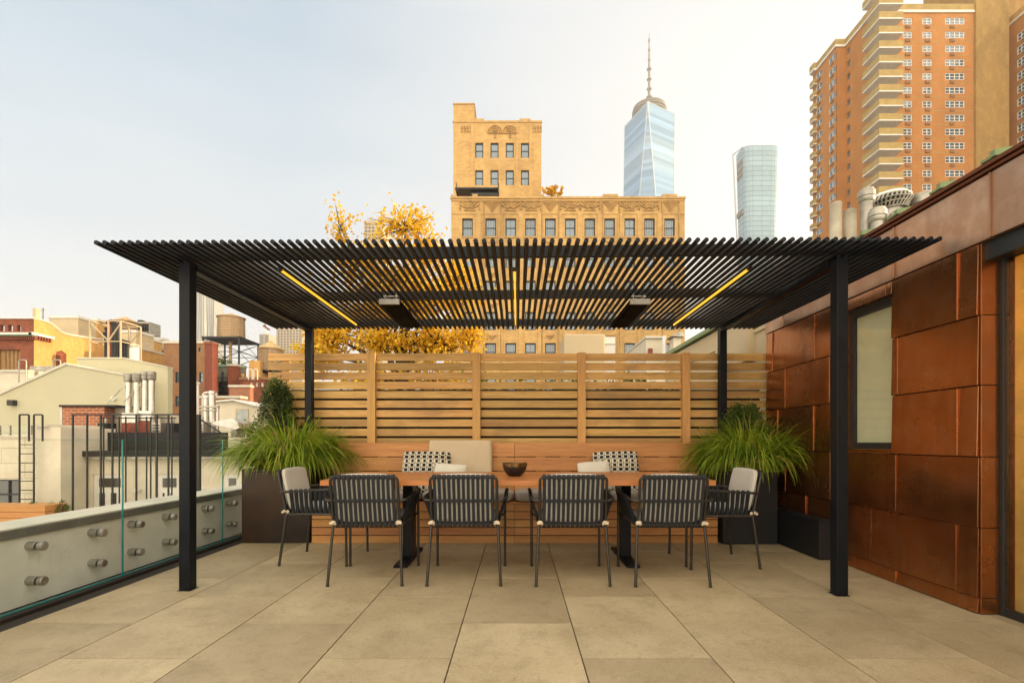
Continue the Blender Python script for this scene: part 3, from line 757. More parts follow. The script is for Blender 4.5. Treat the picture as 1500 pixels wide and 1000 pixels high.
mb.add([(2.73,-2.2,2.645),(4.6,-2.2,2.645+1.87*sl_),(4.6,5.4,2.645+1.87*sl_),(2.73,5.4,2.645),(2.73,-2.2,2.60),(4.6,-2.2,2.55),(4.6,5.4,2.55),(2.73,5.4,2.60)],[(0,1,2,3),(7,6,5,4),(0,4,5,1),(1,5,6,2),(2,6,7,3),(3,7,4,0)])
rf=mb.build('roof',M['green'],t)
y=-1.7
ysm=[5.10,4.59,3.79,3.44,3.087,2.735,2.35,1.9,1.5]
for y in (3.79,3.44,3.087,2.735,4.14,4.49,4.84,5.19,2.38,2.03):
    z0=2.646
    MB().prism([(2.70,y,z0),(2.70,y+.03,z0),(2.70,y+.03,z0+.035),(2.70,y,z0+.035)],(1.7,0,1.7*sl_)).build('roof_seam',M['green'],rf)
mb=MB()
for y in (2.735,3.087,3.44,3.79): mb.box(2.699,2.745,y+.031,y+.085,2.642,2.657); 
mb.build('seam_clip',M['green'],rf)
MB().box(2.7905,2.895,FR+.002,FR+.03,0,2.2).build('corner_core',M['backing'],t)
MB().box(4.55,4.6,-2.19,5.35,0,2.55).box(2.91,4.549,-2.22,-2.192,0,2.55).build('rear_wall',M['beigewall'],t)
MB().box(2.9,4.6,5.352,5.39,-.0,2.60).build('end_wall',M['beigewall'],t)
MB().box(2.895,4.6,-2.19,5.35,2.19,2.2).build('ceiling',M['ceil'],t)
MB().box(2.776,2.895,-2.19,FR,2.1,2.2065).build('door_head',M['darkframe'],t)
# window in the copper wall
wd_=MB().box(2.776,2.80,WY0-.0,WY0+.012,WZ0,WZ1-.0).box(2.776,2.80,WY1-.05,WY1,WZ0,WZ1).box(2.776,2.80,WY0+.0125,WY1-.0505,WZ1-.07,WZ1).box(2.776,2.80,WY0+.0125,WY1-.0505,WZ0,WZ0+.05).build('window',M['darkframe'],t)
MB().box(2.788,2.793,WY0+.012,WY1-.05,WZ0+.05,WZ1-.07).build('pane',clear_glass('window pane glass',(.95,.97,.95),.14),wd_)
MB().box(2.803,2.808,WY0-.05,WY1+.05,WZ0,WZ1).build('shade',M['shade'],wd_)
MB().box(2.735,2.78,WY0-.01,WY1+.01,WZ0-.014,WZ0-.002).build('sill',M['copper'],wd_)
mb=MB().box(2.742,2.776,WY1+.0005,WY1+.004,WZ0,WZ1); mb.build('jamb',M['copper'],wd_)
# sliding glass door
dr=MB().box(2.859,2.892,2.845,FR-.0,.0,2.2).box(2.862,2.89,-2.19,2.8445,.0,.05).box(2.862,2.89,-2.19,2.8445,2.1,2.18).box(2.862,2.89,1.2,1.26,.051,2.099).build('door',M['darkframe'],t,bevel=.002)
MB().box(2.866,2.872,-2.18,2.845,.05,2.10).build('pane',clear_glass('door glass',(.95,.97,.95),.2),dr)
MB().box(2.897,2.903,-2.18,2.815,.02,2.18).build('curtain',M['gold'],t)
MB().box(2.893,2.94,2.817,2.87,.02,2.18).build('door_jamb',M['copper'],t)
il=bpy.data.lights.new('added_backlight','POINT'); il.shadow_soft_size=.15; il.energy=45; il.color=(1,.66,.25)  # added light with no visible fitting, makes the door curtain glow from behind
io=bpy.data.objects.new('added_backlight',il); COL.objects.link(io); io.location=(3.5,2.2,1.7)

# roof vents
def capvent(label,px_,py,Y,w,zb,mat=M['dullsilver'],name='roof_vent'):
    x=X(px_,Y); zt=Z(py,Y); r=w*Y/F/2
    t=thing(name,label,'vent',(x,Y,zb),'vent pipes on the roof of the copper house')
    MB().cyl((x,Y,zb),(x,Y,zt-r*1.3),r*.78,n=20).build('pipe',mat,t,smooth=True)
    MB().lathe([(r*.8,zt-r*1.9),(r*1.05,zt-r*1.6),(r*1.05,zt-r*1.2),(r*.95,zt-r*1.15),(r*1.1,zt-r*1.1),(r*1.1,zt-r*.35),(r*.9,zt-r*.2),(r*.9,zt),(r*.2,zt)],x,Y,22).build('cap',mat,t,smooth=True)
    return t
capvent('tall capped vent pipe beside the louvred turbine vent',1269,278,6.6,20,2.6)
capvent('short capped vent pipe in front of the louvred turbine vent',1285,306,6.4,21,2.6)
capvent('small stubby vent cap right below the turbine vent',1301,313,6.5,13,2.6)
capvent('wide low vent cap right of the turbine vent, just above the copper edge',1351,285,6.7,25,2.6,M['dullsilver'])
capvent('small vent cap between turbine vent and copper roof edge',1312,311,6.3,15,2.6)
for px_,py,l in ((1224,297,'taller of the two stained concrete flues left of the vents'),(1245,307,'shorter of the two stained concrete flues left of the vents')):
    Y=6.9; x=X(px_,Y); r=8*Y/F; z1=Z(py,Y)
    o=MB().lathe([(r,1.5),(r,z1-.02),(r*.97,z1-.01),(r*.7,z1),(r*.66,z1-.06)],x,Y,20).build('concrete_flue',M['concrete'],smooth=True,loc=(x,Y,1.5)); tag(o,l,'chimney flue','stained concrete flues')
Y=6.9; x=X(1304,Y); t=thing('turbine_vent','round louvred roof vent with white domed cap','vent',(x,Y,2.6))
s_=Y/F
MB().cyl((x,Y,2.6),(x,Y,Z(308,Y)),17*s_,n=24).build('base',M['dullsilver'],t,smooth=True)
mb=MB()
for k in range(30):
    th=k/30*6.283; a=Vector((x+math.cos(th)*20*s_,Y+math.sin(th)*20*s_,Z(309,Y))); b=Vector((x+math.cos(th+.12)*27*s_,Y+math.sin(th+.12)*27*s_,Z(298,Y))); c=Vector((x+math.cos(th+.2)*24*s_,Y+math.sin(th+.2)*24*s_,Z(292,Y)))
    mb.tube([a,b,c],1.3*s_,5)
for zz_,rr_ in ((309,20),(303,24),(298,27),(292,24.5)): mb.tube([(x+math.cos(q/24*6.283)*rr_*s_,Y+math.sin(q/24*6.283)*rr_*s_,Z(zz_,Y)) for q in range(24)],1.0*s_,5,closed=True)
mb.build('louvres',M['dullsilver'],t,smooth=True)
MB().lathe([(16*s_,Z(308,Y)),(20*s_,Z(293,Y))],x,Y,24).build('core',M['darkroof'],t,smooth=True)
MB().lathe([(25*s_,Z(292,Y)),(25.5*s_,Z(291,Y)),(20*s_,Z(286,Y)),(12*s_,Z(283,Y)),(3*s_,Z(281.5,Y))],x,Y,28).build('cap',M['white'],t,smooth=True)

# ------------------------------------------------------------------ trees
def tree(name,label,base,limbs,clumps,nl,ls,mat,seed,cat='tree',r0=.09,trunk_top=None):
    rnd=random.Random(seed); t=thing(name,label,cat,base)
    tb=MB(); lb=MB(); lb.keep=True
    tips=[]
    B=Vector(base); T=Vector(trunk_top)
    tb.tube([B,B.lerp(T,.5)+Vector((.05,0,0)),T],[r0,r0*.8,r0*.55],8)
    tot=sum(c[3] for c in clumps)
    for (cx,cy,cz,wt,rx,rz) in clumps:
        C=Vector((cx,cy,cz)); mid=T.lerp(C,.5)+Vector((0,0,.12)); tb.tube([T+Vector((0,0,-.1)),mid,C],[r0*.4,r0*.25,.012],6)
        n=int(nl*wt/tot); ntw=max(4,n//26)
        for i in range(ntw):
            d=Vector((rnd.gauss(0,.42),rnd.gauss(0,.42),rnd.gauss(0,.42)))
            P=C+Vector((d.x*rx,d.y*rx*.8,d.z*rz)); tb.tube([C.lerp(P,.1)+Vector((0,0,-.05)),C.lerp(P,.6),P],[.011,.008,.0035],5)
            for j in range(26):
                u=rnd.random(); q=C.lerp(P,.5+.6*u)+Vector((rnd.gauss(0,.09),rnd.gauss(0,.09),rnd.gauss(0,.08)))
                leaf(lb,q,ls*rnd.uniform(.6,1.2),rnd,ratio=.65)
    lb.build('crown',mat,t); tb.build('trunk',M['bark'],t,smooth=True)
Yt=9.0
def cl(px_,py,wt,rx,rz,dy=0): return (X(px_,Yt),Yt+dy,Z(py,Yt),wt,rx,rz)
tree('yellow_tree','golden yellow autumn tree growing behind the fence','',None,[],0,0,None,0) if False else None
tree('yellow_tree','golden yellow autumn tree growing behind the fence',(X(585,Yt),Yt,-3.0),None,
 [cl(498,330,1.5,.30,.50),cl(512,390,5,.7,.6),cl(594,330,5.5,.62,.42),cl(620,372,7,.8,.55),cl(566,398,11,.9,.6,.3),cl(668,415,7,.5,.65),cl(640,440,9,.75,.6,-.3),cl(535,455,9,.8,.6,.2),cl(480,490,9,.55,.4),cl(560,500,12,.9,.4),cl(640,500,11,.7,.4),cl(600,455,9,.8,.6),cl(470,520,7,.6,.5),cl(690,500,4,.3,.35),cl(550,560,8,1.2,.4),cl(640,560,7,1.0,.4)],17000,.043,M['yellow'],21,trunk_top=(X(585,Yt),Yt,Z(560,Yt)),r0=.12)
for i,(px_,py,wx,l) in enumerate(((740,575,1.0,'green hedge shrub seen through the fence gaps behind the bench centre'),(960,560,.9,'green hedge shrub seen through the fence gaps right of the bench centre'))):
    Yh=8.2
    tree('hedge_shrub',l,(X(px_,Yh),Yh,-1.5),None,[(X(px_+k*50-50,Yh),Yh,Z(py,Yh)+.1*random.random()-.35,1,wx*.7,.45) for k in range(4)],2600,.05,M['hedge'],31+i,cat='shrub',r0=.05,trunk_top=(X(px_,Yh),Yh,Z(py,Yh)-.9))

# ------------------------------------------------------------------ far buildings
GZ=-20.0
o=MB().add([(-690,-55,GZ),(690,-55,GZ),(690,990,GZ),(-690,990,GZ)],[(0,1,2,3)]).build('ground',M['ground']); tag(o,kind='structure')
def holewall(mb,u0,u1,z0,z1,holes,pos,depth,m=0,c=None):
    """wall sheet with window openings. pos(u,z,d)->3D; holes: (ua,ub,za,zb)"""
    us=sorted(set([u0,u1]+[h[0] for h in holes]+[h[1] for h in holes])); zs=sorted(set([z0,z1]+[h[2] for h in holes]+[h[3] for h in holes]))
    for a,b in zip(us,us[1:]):
        for p,q in zip(zs,zs[1:]):
            mu,mz=(a+b)/2,(p+q)/2
            if any(h[0]<mu<h[1] and h[2]<mz<h[3] for h in holes): continue
            mb.add([pos(a,p,0),pos(b,p,0),pos(b,q,0),pos(a,q,0)],[(0,1,2,3)],m,.5 if c is None else c)
    for (a,b,p,q) in holes:
        for e in (((a,p),(b,p)),((b,p),(b,q)),((b,q),(a,q)),((a,q),(a,p))):
            (ua,za),(ub,zb)=e
            mb.add([pos(ua,za,0),pos(ub,zb,0),pos(ub,zb,depth),pos(ua,za,depth)],[(0,1,2,3)],m,.5 if c is None else c)
def wmesh(w_,h,fw,cols=1,rows_=2,th=.06,axis='x',curt=None,mats=None,bars=0):
    """window local mesh centred at its lower middle; axis x: faces -Y; axis y: faces -X or +X"""
    mb=MB()
    def bx(u0,u1,z0,z1,d0,d1,m,c=None):
        if axis=='x': mb.box(u0,u1,d0,d1,z0,z1,m,c)
        else: mb.box(d0,d1,u0,u1,z0,z1,m,c)
    a=-w_/2; b=w_/2
    bx(a,b,0,fw,0,th,0); bx(a,b,h-fw,h,0,th,0); bx(a,a+fw,fw,h-fw,0,th,0); bx(b-fw,b,fw,h-fw,0,th,0)
    for i in range(1,cols): x=a+w_*i/cols; bx(x-fw/2,x+fw/2,fw,h-fw,0,th,0)
    for i in range(1,rows_): z=h*i/rows_; bx(a+fw,b-fw,z-fw*.4,z+fw*.4,.005,th-.005,0)
    cw=(w_-2*fw)/cols
    for i in range(cols):
        for j in range(rows_):
            x0=a+fw+cw*i; z0=fw+(h-2*fw)*j/rows_
            bx(x0,x0+cw,z0,z0+(h-2*fw)/rows_,th*.5,th*.6,1,random.random())
    for i in range(bars): x=a+w_*(i+1)/(bars+1); bx(x-fw*.13,x+fw*.13,fw,h-fw,th*.4,th*.48,0)
    return mb

# --- tan art deco building
Yd=57.0; s=Yd/F
t=thing('art_deco_building','broad tan brick building with carved frieze beyond the pergola','building',(X(832,Yd),Yd,GZ))
x0,x1=X(661,Yd),X(1003,Yd); zt=Z(292,Yd)
cxs=[684.8,718.8,748.2,777,806.2,835.3,864,893,922.5,951.4,980.8]
holes=[];wp=[]
for r_ in range(7):
    yb=346.5+45.6*r_
    for c_ in cxs:
        hx=X(c_,Yd); w_=15.6*s; zb=Z(yb,Yd); hh=26.5*s
        holes.append((hx-w_/2,hx+w_/2,zb,zb+hh)); 
        wp.append((hx,zb,r_))
mb=MB(); holewall(mb,x0,x1,GZ,zt,holes,lambda u,z,d:(u,Yd+d,z),.35)
mb.box(x0,x1,Yd+.36,Yd+22,GZ,zt-.6); mb.add([(x0,Yd,GZ),(x0,Yd+.36,GZ),(x0,Yd+.36,zt),(x0,Yd,zt)],[(0,1,2,3)],0,.5); mb.add([(x1,Yd,GZ),(x1,Yd+.36,GZ),(x1,Yd+.36,zt),(x1,Yd,zt)],[(0,1,2,3)],0,.5)
mb.box(x0,x1,Yd+.001,Yd+.5,zt,zt+.05)
mb.build('wall',M['tan'],t)
protos=[]
for k in range(3):
    o=wmesh(15.6*s-.02,26.5*s-.02,.12,1,2,.12,bars=(3 if k<2 else 1)).build('window',[M['darkframe'],M['winglass']],t,local=True); protos.append(o)
for i,(hx,zb,r_) in enumerate(wp):
    L=Vector((hx,Yd+.2,zb+.01))-ORG[t.name]
    if i<3: protos[i].location=L
    elif len([c for c in t.children if c.name.startswith('window')])<100: cpart(protos[i%3],t,L)
# parapet, piers and carved frieze
mb=MB()
mb.box(x0-.1,x1+.1,Yd-.12,Yd+.5,zt+.052,zt+.28)
for a,b in ((661,663),(692,700),(789,797),(883,905),(970,991)): mb.box(X(a,Yd),X(b,Yd),Yd-.14,Yd+.52,zt+.281,zt+.55)
for c_ in cxs: mb.box(X(c_,Yd)-.75,X(c_,Yd)+.75,Yd-.10,Yd-.002,Z(348.2,Yd),Z(346.7,Yd))
mb.build('cornice',M['tantrim'],t)
mb=MB()
for a in (701,733,763,791,820.5,849.5,878.5,908,937,966):
    mb.box(X(a,Yd)-.28,X(a,Yd)+.28,Yd-.09,Yd-.002,GZ,Z(314,Yd))
mb.box(x0,x1,Yd-.07,Yd-.003,Z(314.0,Yd),Z(313.2,Yd)); mb.box(x0,x1,Yd-.08,Yd-.003,Z(294.6,Yd),Z(293.6,Yd))
mb.build('pier',M['tan'],t)
def fan(mb,cx,cz,w_,h,Y,m=0):
    # carved inverted fan: rays spread from the foot up to a straight top border
    for ang in (28,48,68,90,112,132,152):
        d=Vector((math.cos(R(ang)),0,math.sin(R(ang)))); L=min(h/d.z,w_*.47/max(abs(d.x),.01))
        a=Vector((cx,Y-.08,cz))+d*h*.25; b=Vector((cx,Y-.08,cz))+d*L; mb.bar(a,b,.12,.13,m)
    pts=[Vector((cx+math.cos(R(q))*h*.62,Y-.08,cz+math.sin(R(q))*h*.62)) for q in range(20,161,20)]
    for a,b in zip(pts,pts[1:]): mb.bar(a,b,.1,.1,m)
    mb.box(cx-w_/2,cx+w_/2,Y-.12,Y-.002,cz+h,cz+h+.1,m); mb.box(cx-w_*.3,cx+w_*.3,Y-.1,Y-.002,cz-.12,cz-.03,m)
    for sx in (-1,1): mb.box(cx+sx*w_/2-.06,cx+sx*w_/2+.06,Y-.12,Y-.002,cz-.02,cz+h-.002,m)
for z4 in (190,425,545,770,885,1110,1225):
    mb=MB(); fan(mb,X(640+z4/3.947,Yd),Z(307.5,Yd),2.25,.95,Yd); mb.build('carved_fan_relief',M['tanrelief'],t)
mb=MB()
for z4 in (320,655,1005,1350):
    cxx=X(640+z4/3.947,Yd); cz=Z(302,Yd)
    for k in range(4): 
        q=.25+.22*k; mb.bar((cxx-q,Yd-.05,cz+.55),(cxx,Yd-.05,cz+.55-q*1.3),.08,.07); mb.bar((cxx+q,Yd-.05,cz+.55),(cxx,Yd-.05,cz+.55-q*1.3),.08,.07)
    for sx in ((-1,1) if z4<1400 else ()): mb.box(cxx+sx*1.0-.08,cxx+sx*1.0+.08,Yd-.1,Yd-.002,GZ,Z(294.8,Yd))
mb.build('shield_relief',M['tanrelief'],t)
for r_ in (1,2,3,4):
    mb=MB()
    for z4 in (320,655,1005):
        cxx=X(640+z4/3.947,Yd); cz=Z(346.5+45.6*r_-34,Yd)
        for k in range(3):
            q=.2+.18*k; mb.bar((cxx-q,Yd-.04,cz+.35),(cxx,Yd-.04,cz+.35-q),.07,.06); mb.bar((cxx+q,Yd-.04,cz+.35),(cxx,Yd-.04,cz+.35-q),.07,.06)
    mb.build('spandrel_relief',M['tanrelief'],t)
# tower behind
Ye=66.0; s2=Ye/F
t=thing('brick_tower','tan brick tower with eight dark windows above the art deco block','building',(X(728,Ye),Ye,GZ))
x0,x1=X(664,Ye),X(793,Ye); zt=Z(180,Ye)
holes=[];wp=[]
for yb in (231.5,271.5,311):
    for c_ in (702,724.4,746.7,769):
        hx=X(c_,Ye); w_=11.8*s2; zb=Z(yb,Ye); hh=22*s2; holes.append((hx-w_/2,hx+w_/2,zb,zb+hh)); wp.append((hx,zb))
mb=MB(); holewall(mb,x0,x1,5,zt,holes,lambda u,z,d:(u,Ye+d,z),.35)
mb.box(x0,x1,Ye+.36,Ye+16,GZ,zt-.5); mb.add([(x0,Ye,5),(x0,Ye+.36,5),(x0,Ye+.36,zt),(x0,Ye,zt)],[(0,1,2,3)],0,.5); mb.add([(x1,Ye,5),(x1,Ye+.36,5),(x1,Ye+.36,zt),(x1,Ye,zt)],[(0,1,2,3)],0,.5)
mb.box(x0+.01,X(695,Ye),Ye+.37,Ye+4,zt,Z(153,Ye)); mb.box(x0+.02,X(695,Ye)-.01,Ye+.02,Ye+.365,zt+.26,Z(153.5,Ye))
for a in (692,757.5,777.5): mb.box(X(a,Ye)-.2,X(a,Ye)+.2,Ye-.10,Ye-.002,10,zt-.1)
mb.build('wall',M['tan'],t)
mb=MB(); mb.box(x0-.08,x1+.08,Ye-.1,Ye+.36,zt+.002,zt+.25)
mb.box(X(695.2,Ye),X(709,Ye),Ye-.11,Ye+.36,zt+.251,zt+.5); mb.box(X(761,Ye),X(777,Ye),Ye-.11,Ye+.36,zt+.251,zt+.5)
mb.box(x0-.05,X(695,Ye)+.05,Ye-.05,Ye+4.05,Z(153,Ye)+.002,Z(152,Ye)+.05); mb.build('cornice',M['tantrim'],t)
mb=MB()
for c_,k in ((683,0),(725,1),(747,1),(786,0)):
    cxx=X(c_,Ye); cz=Z(195,Ye)
    if k:
        for rr in (.35,.65,.95):
            pts=[Vector((cxx+math.cos(R(q))*rr,Ye-.07,cz+math.sin(R(q))*rr)) for q in range(0,181,20)]
            for a,b in zip(pts,pts[1:]): mb.bar(a,b,.1,.1)
        for q in (60,90,120): mb.bar((cxx,Ye-.07,cz),(cxx+math.cos(R(q))*.9,Ye-.07,cz+math.sin(R(q))*.9),.08,.08)
        mb.box(cxx-1.0,cxx+1.0,Ye-.1,Ye-.002,cz-.16,cz-.06); mb.box(cxx-.15,cxx+.15,Ye-.1,Ye-.002,cz-.7,cz-.2)
    else:
        for i in range(4):
            for j in range(2):
                xx=cxx-.6+.4*i
                if abs(xx-cxx)<.7: mb.box(xx-.12,xx+.12,Ye-.09,Ye-.002,cz+.05+.5*j,cz+.4+.5*j)
mb.build('carved_relief',M['tanrelief'],t)
pr=wmesh(11.8*s2-.02,22*s2-.02,.12,1,2,.12).build('window',[M['darkframe'],M['winglass']],t,local=True)
for i,(hx,zb) in enumerate(wp):
    L=Vector((hx,Ye+.2,zb+.01))-ORG[t.name]
    if i==0: pr.location=L
    else: cpart(pr,t,L)
mb=MB().box(X(668,62),X(731,62),61,65.9,Z(282.5,62),Z(280.5,62)); mb.box(X(690,62),X(731,62),61.5,65.9,Z(289,62),Z(285,62))
mb.tube([(X(668,61),61,Z(268,61)),(X(670,61),61,Z(281,61))],.06,5); mb.tube([(X(730,61),61,Z(268,61)),(X(730,61),61,Z(281,61))],.08,5)
mb.build('roof_awning',M['darkframe'],t)
o=MB().tube([(X(703,Ye),Ye+3,Z(180,Ye)),(X(703,Ye),Ye+3,Z(165,Ye))],.09,6).bar((X(700.5,Ye),Ye+3,Z(168,Ye)),(X(703,Ye),Ye+3,Z(172,Ye)),.1).box(X(702.5,Ye),X(705.5,Ye),Ye+2.8,Ye+3.2,Z(177,Ye),Z(170,Ye)).build('roof_antenna',M['iron'],loc=(X(703,Ye),Ye+3,Z(180,Ye))); tag(o,'small dark antenna on the roof of the tan brick tower','antenna')
Y=64; tree('rooftop_tree','small yellow tree growing on the roof terrace beside the tan tower',(X(811,Y),Y,Z(300,Y)),None,[(X(808,Y),Y,Z(281,Y),3,1.3,1.0),(X(819,Y),Y,Z(283,Y),2,.9,.7),(X(803,Y),Y,Z(286,Y),2,.8,.6),(X(812,Y),Y,Z(276,Y),1,.6,.6)],500,.22,M['yellow'],5,r0=.12,trunk_top=(X(811,Y),Y,Z(289,Y)))

# --- orange brick apartment tower
t=thing('apartment_tower','tall orange brick apartment tower with a stack of balconies','building',(75,92,GZ))
fH=14.37*92/91  # not a size, kept for reference only
Yc=92.0; sc_=Yc/F; fl=20.25*sc_
XA=65.8; XB=67.8; Hh=Z(14,Yc)+.0
YA0=XA*F/471; YA1=XA*F/432.5   # near and far end of the far wing
xc1=X(1426,Yc)
def rowz(r_): return Z(31.3+20.25*r_,Yc)
NR=16
# front face C
holes=[];wc=[]
for r_ in range(NR):
    zc=rowz(r_)
    for pxc,w_,kind in ((1329,13.5,2),(1358,14,2),(1398.5,28.5,4)):
        hx=X(pxc,Yc); ww=w_*sc_; hh=10*sc_; holes.append((hx-ww/2,hx+ww/2,zc-hh/2,zc+hh/2)); wc.append((hx,zc-hh/2,kind,r_))
mb=MB(); holewall(mb,XB,xc1,GZ,Hh,holes,lambda u,z,d:(u,Yc+d,z),.25)
# side face B (plane X=XB) and A (plane X=XA)
hb=[];wb=[]
YB1=XB*F/480
for r_ in range(NR):
    zc=rowz(r_); yy=XB*F/(1242.5-CX); hb.append((yy-.55,yy+.55,zc-.65,zc+.65)); wb.append((yy,zc-.65))
holewall(mb,Yc,YB1,GZ,Hh,hb,lambda u,z,d:(XB+d,u,z),.25)
ha=[];wa=[]
for r_ in range(NR+2):
    zc=rowz(r_)
    for pxc,hw in ((1199.8,1.1),(1219.2,1.1)):
        yy=XA*F/(pxc-CX); ha.append((yy-hw,yy+hw,zc-.65,zc+.65)); wa.append((yy,zc-.65))
holewall(mb,YB1,YA1,GZ,Hh,ha,lambda u,z,d:(XA+d,u,z),.25)
mb.add([(XA,YB1,GZ),(XB,YB1,GZ),(XB,YB1,Hh),(XA,YB1,Hh)],[(0,1,2,3)],0,.5)
mb.add([(XA,YA1,GZ),(xc1,YA1,GZ),(xc1,YA1,Hh),(XA,YA1,Hh)],[(0,1,2,3)],0,.5)
mb.box(XB+.4,xc1,Yc+.4,YA1-.1,GZ,Hh-.5)
mb.build('wall',M['orange'],t)
mb=MB()  # roof band
zb0=Hh-1.0
def band(z0,z1,e,mm):
    mb.box(XB-e,xc1,Yc-e,Yc,z0,z1,mm); mb.box(XA-.8,XA-e-.001,YA1-1.6,YA1,z0,z1,mm); mb.box(XB-e,XB,Yc,YB1-e,z0,z1,mm); mb.box(XA-e,XB-e,YB1-e,YB1,z0,z1,mm); mb.box(XA-e,XA,YB1,YA1+e,z0,z1,mm)
band(Hh-.3+.001,Hh+.9,.12,0); band(Hh-.75,Hh-.3,.22,1)
mb.build('parapet',[M['balc'],M['white']],t)
mb=MB()
for r_ in range(NR):
    zc=rowz(r_)-fl*.5
    mb.box(XB,xc1,Yc-.015,Yc-.002,zc-.06,zc+.06)
mb.build('floor_bands',M['balc'],t)
W2=[wmesh(13.5*sc_,10*sc_,.14,2,2,.1).box(-.45,.45,-.25,.05,-.75,-.15,2) for _ in range(3)]
mm=[M['white'],M['winglass'],M['brownbrick']]
P2=[m_.build('window',mm,t,local=True) for m_ in W2]
P4=[wmesh(28.5*sc_,10*sc_,.14,4,2,.1).box(-1.0,-.2,-.25,.05,-.75,-.15,2).build('window',mm,t,local=True) for _ in range(3)]
PY=[wmesh(2.2,1.3,.14,2,1,.1,axis='y').box(-.25,.05,-.45,.45,-.6,-.1,2).build('window',mm,t,local=True) for _ in range(2)]
PS=[wmesh(1.1,1.3,.12,1,2,.1,axis='y').build('window',[M['olive'],M['winglass'],M['brownbrick']],t,local=True)]
used=set()
def place(pr,L):
    if pr.name not in used: used.add(pr.name); pr.location=L
    else: cpart(pr,t,L)
O=ORG[t.name]; rr_=random.Random(3)
for i,(hx,zb,k,r_) in enumerate(wc):
    if r_>13: continue
    place((P2 if k==2 else P4)[i%3],Vector((hx,Yc+.08,zb))-O)
for i,(yy,zb) in enumerate(wb[:14]): place(PS[0],Vector((XB+.08,yy,zb))-O)
for i,(yy,zb) in enumerate(wa[:34]): place(PY[i%2],Vector((XA+.08,yy,zb))-O)
# balconies at the corner
bx0=X(1287,87.5); bx1=X(1322.5,87.5)
mb0=MB(); 
zb=0
def balcony(x0,x1,y0,y1,z,h=1.15):
    mb=MB(); mb.box(x0,x1,y0,y1,z,z+.22,1); mb.box(x0,x1,y0,y0+.12,z+.221,z+h,0); mb.box(x0,x0+.12,y0+.121,y1,z+.221,z+h,0); mb.box(x1-.12,x1,y0+.121,y1,z+.221,z+h,0)
    return mb
for r_ in range(-1,15):
    zc=rowz(r_)+.1-1.05
    b=balcony(bx0,bx1,87.4,91.7,zc,1.35).build('balcony',[M['balc'],M['white']],t)
for r_ in range(14):
    zc=rowz(r_)-1.1-.5
    balcony(XA-.75,XA-.001,YA1-1.6,YA1-.02,zc,1.2).build('balcony',[M['balc'],M['white']],t)
MB().box(XB-.02,bx1,Yc-.3,Yc-.03,GZ,Hh-1).build('balcony_wall',M['balc'],t)
mb=MB().box(X(1421,95),X(1500,95)+14,95.5,106,GZ,Z(-90,94)); mb.box(X(1426,92)+.01,X(1474,92),91.5,95.4,GZ,Z(-90,92)); mb.build('stair_tower',M['olive'],t)
mb=MB().box(X(1399,99),X(1424,99),98,101,Hh,Hh+3.3,0); mb.box(X(1366,96),X(1420,96),96,99,Hh,Hh+1.0,1); mb.box(X(1405,95),X(1414,95),95,96.2,Hh,Hh+1.9,1); mb.build('roof_plant_room',[M['olive'],M['dullsilver']],t)
# second tower at the right edge
X1=96.0; Yn=66.0; Yf=X1*F/716
t=thing('apartment_tower','orange brick tower cut off by the right edge of the photo','building',(80,80,GZ),None)
hd=[];wdd=[]
for r_ in range(12):
    zc=Z(47.5+19.3*r_,Yf-3.5)
    for yy in (Yf-3.5,Yf-11,Yf-18): hd.append((yy-1.5,yy+1.5,zc-.75,zc+.75)); wdd.append((yy,zc-.75))
mb=MB(); Hd=Z(38,Yf)
holewall(mb,Yn-10,Yf,GZ,Hd,hd,lambda u,z,d:(X1+d,u,z),.25); mb.box(X1+.4,X1+20,Yn-10,Yf,GZ,Hd-.5); mb.add([(X1,Yf,GZ),(X1+.4,Yf,GZ),(X1+.4,Yf,Hd),(X1,Yf,Hd)],[(0,1,2,3)])
mb.build('wall',M['orange'],t)
MB().box(X1-.2,X1,Yn-10,Yf,Hd-.3,Hd+.9,0).box(X1-.3,X1,Yn-10,Yf,Hd-.7,Hd-.301,1).build('parapet',[M['balc'],M['white']],t)
pr=wmesh(3.0,1.5,.15,4,2,.1,axis='y').box(-.25,.05,-.45,.45,-.6,-.1,2).build('window',mm,t,local=True)
for i,(yy,zb) in enumerate(wdd):
    L=Vector((X1+.08,yy,zb))-ORG[t.name]
    if i==0: pr.location=L
    else: cpart(pr,t,L)

# --- glass skyscraper with mast
t=thing('glass_skyscraper','tall faceted blue glass skyscraper with a mast','skyscraper',(161,593,GZ))
top=[Vector((151,560,0)),Vector((189,581,0)),Vector((172,626,0)),Vector((134,605,0))]; ZT=394.0
cen=Vector((161.5,593,0)); bot=[]
for i in range(4):
    m_=(top[i]+top[(i+1)%4])/2-cen; bot.append(cen+m_.normalized()*45)
BZ=40.0
def strip(mb,a0,a1,b0,b1,n,mi):   # quad/triangle strip split into floor bands between bottom a and top b edges
    for k in range(n):
        u,v=k/n,(k+1)/n
        p=[a0.lerp(b0,u),a1.lerp(b1,u),a1.lerp(b1,v),a0.lerp(b0,v)]
        z=p[0].z
        if 312<z<352: m=1
        elif 320<z<330: m=1
        else: m=mi
        if 226<z<300 and mi==0: m=0
        mb.add(p,[(0,1,2,3)],m,random.random()*.6+(.25 if k%9==4 else 0))
mb=MB(); mb.keep=False
for i in range(4):
    A=top[i].copy(); A.z=ZT; B=top[(i+1)%4].copy(); B.z=ZT
    C=bot[i].copy(); C.z=BZ; D=bot[i-1].copy(); D.z=BZ
    strip(mb,C,C,A,B,90,0)         # apex down
    strip(mb,D,C,A,A,90,0)       # apex up
mb.build('glass_facets',[M['tower_glass'],M['tower_band'],M['tower_dark']],t)
mb=MB()
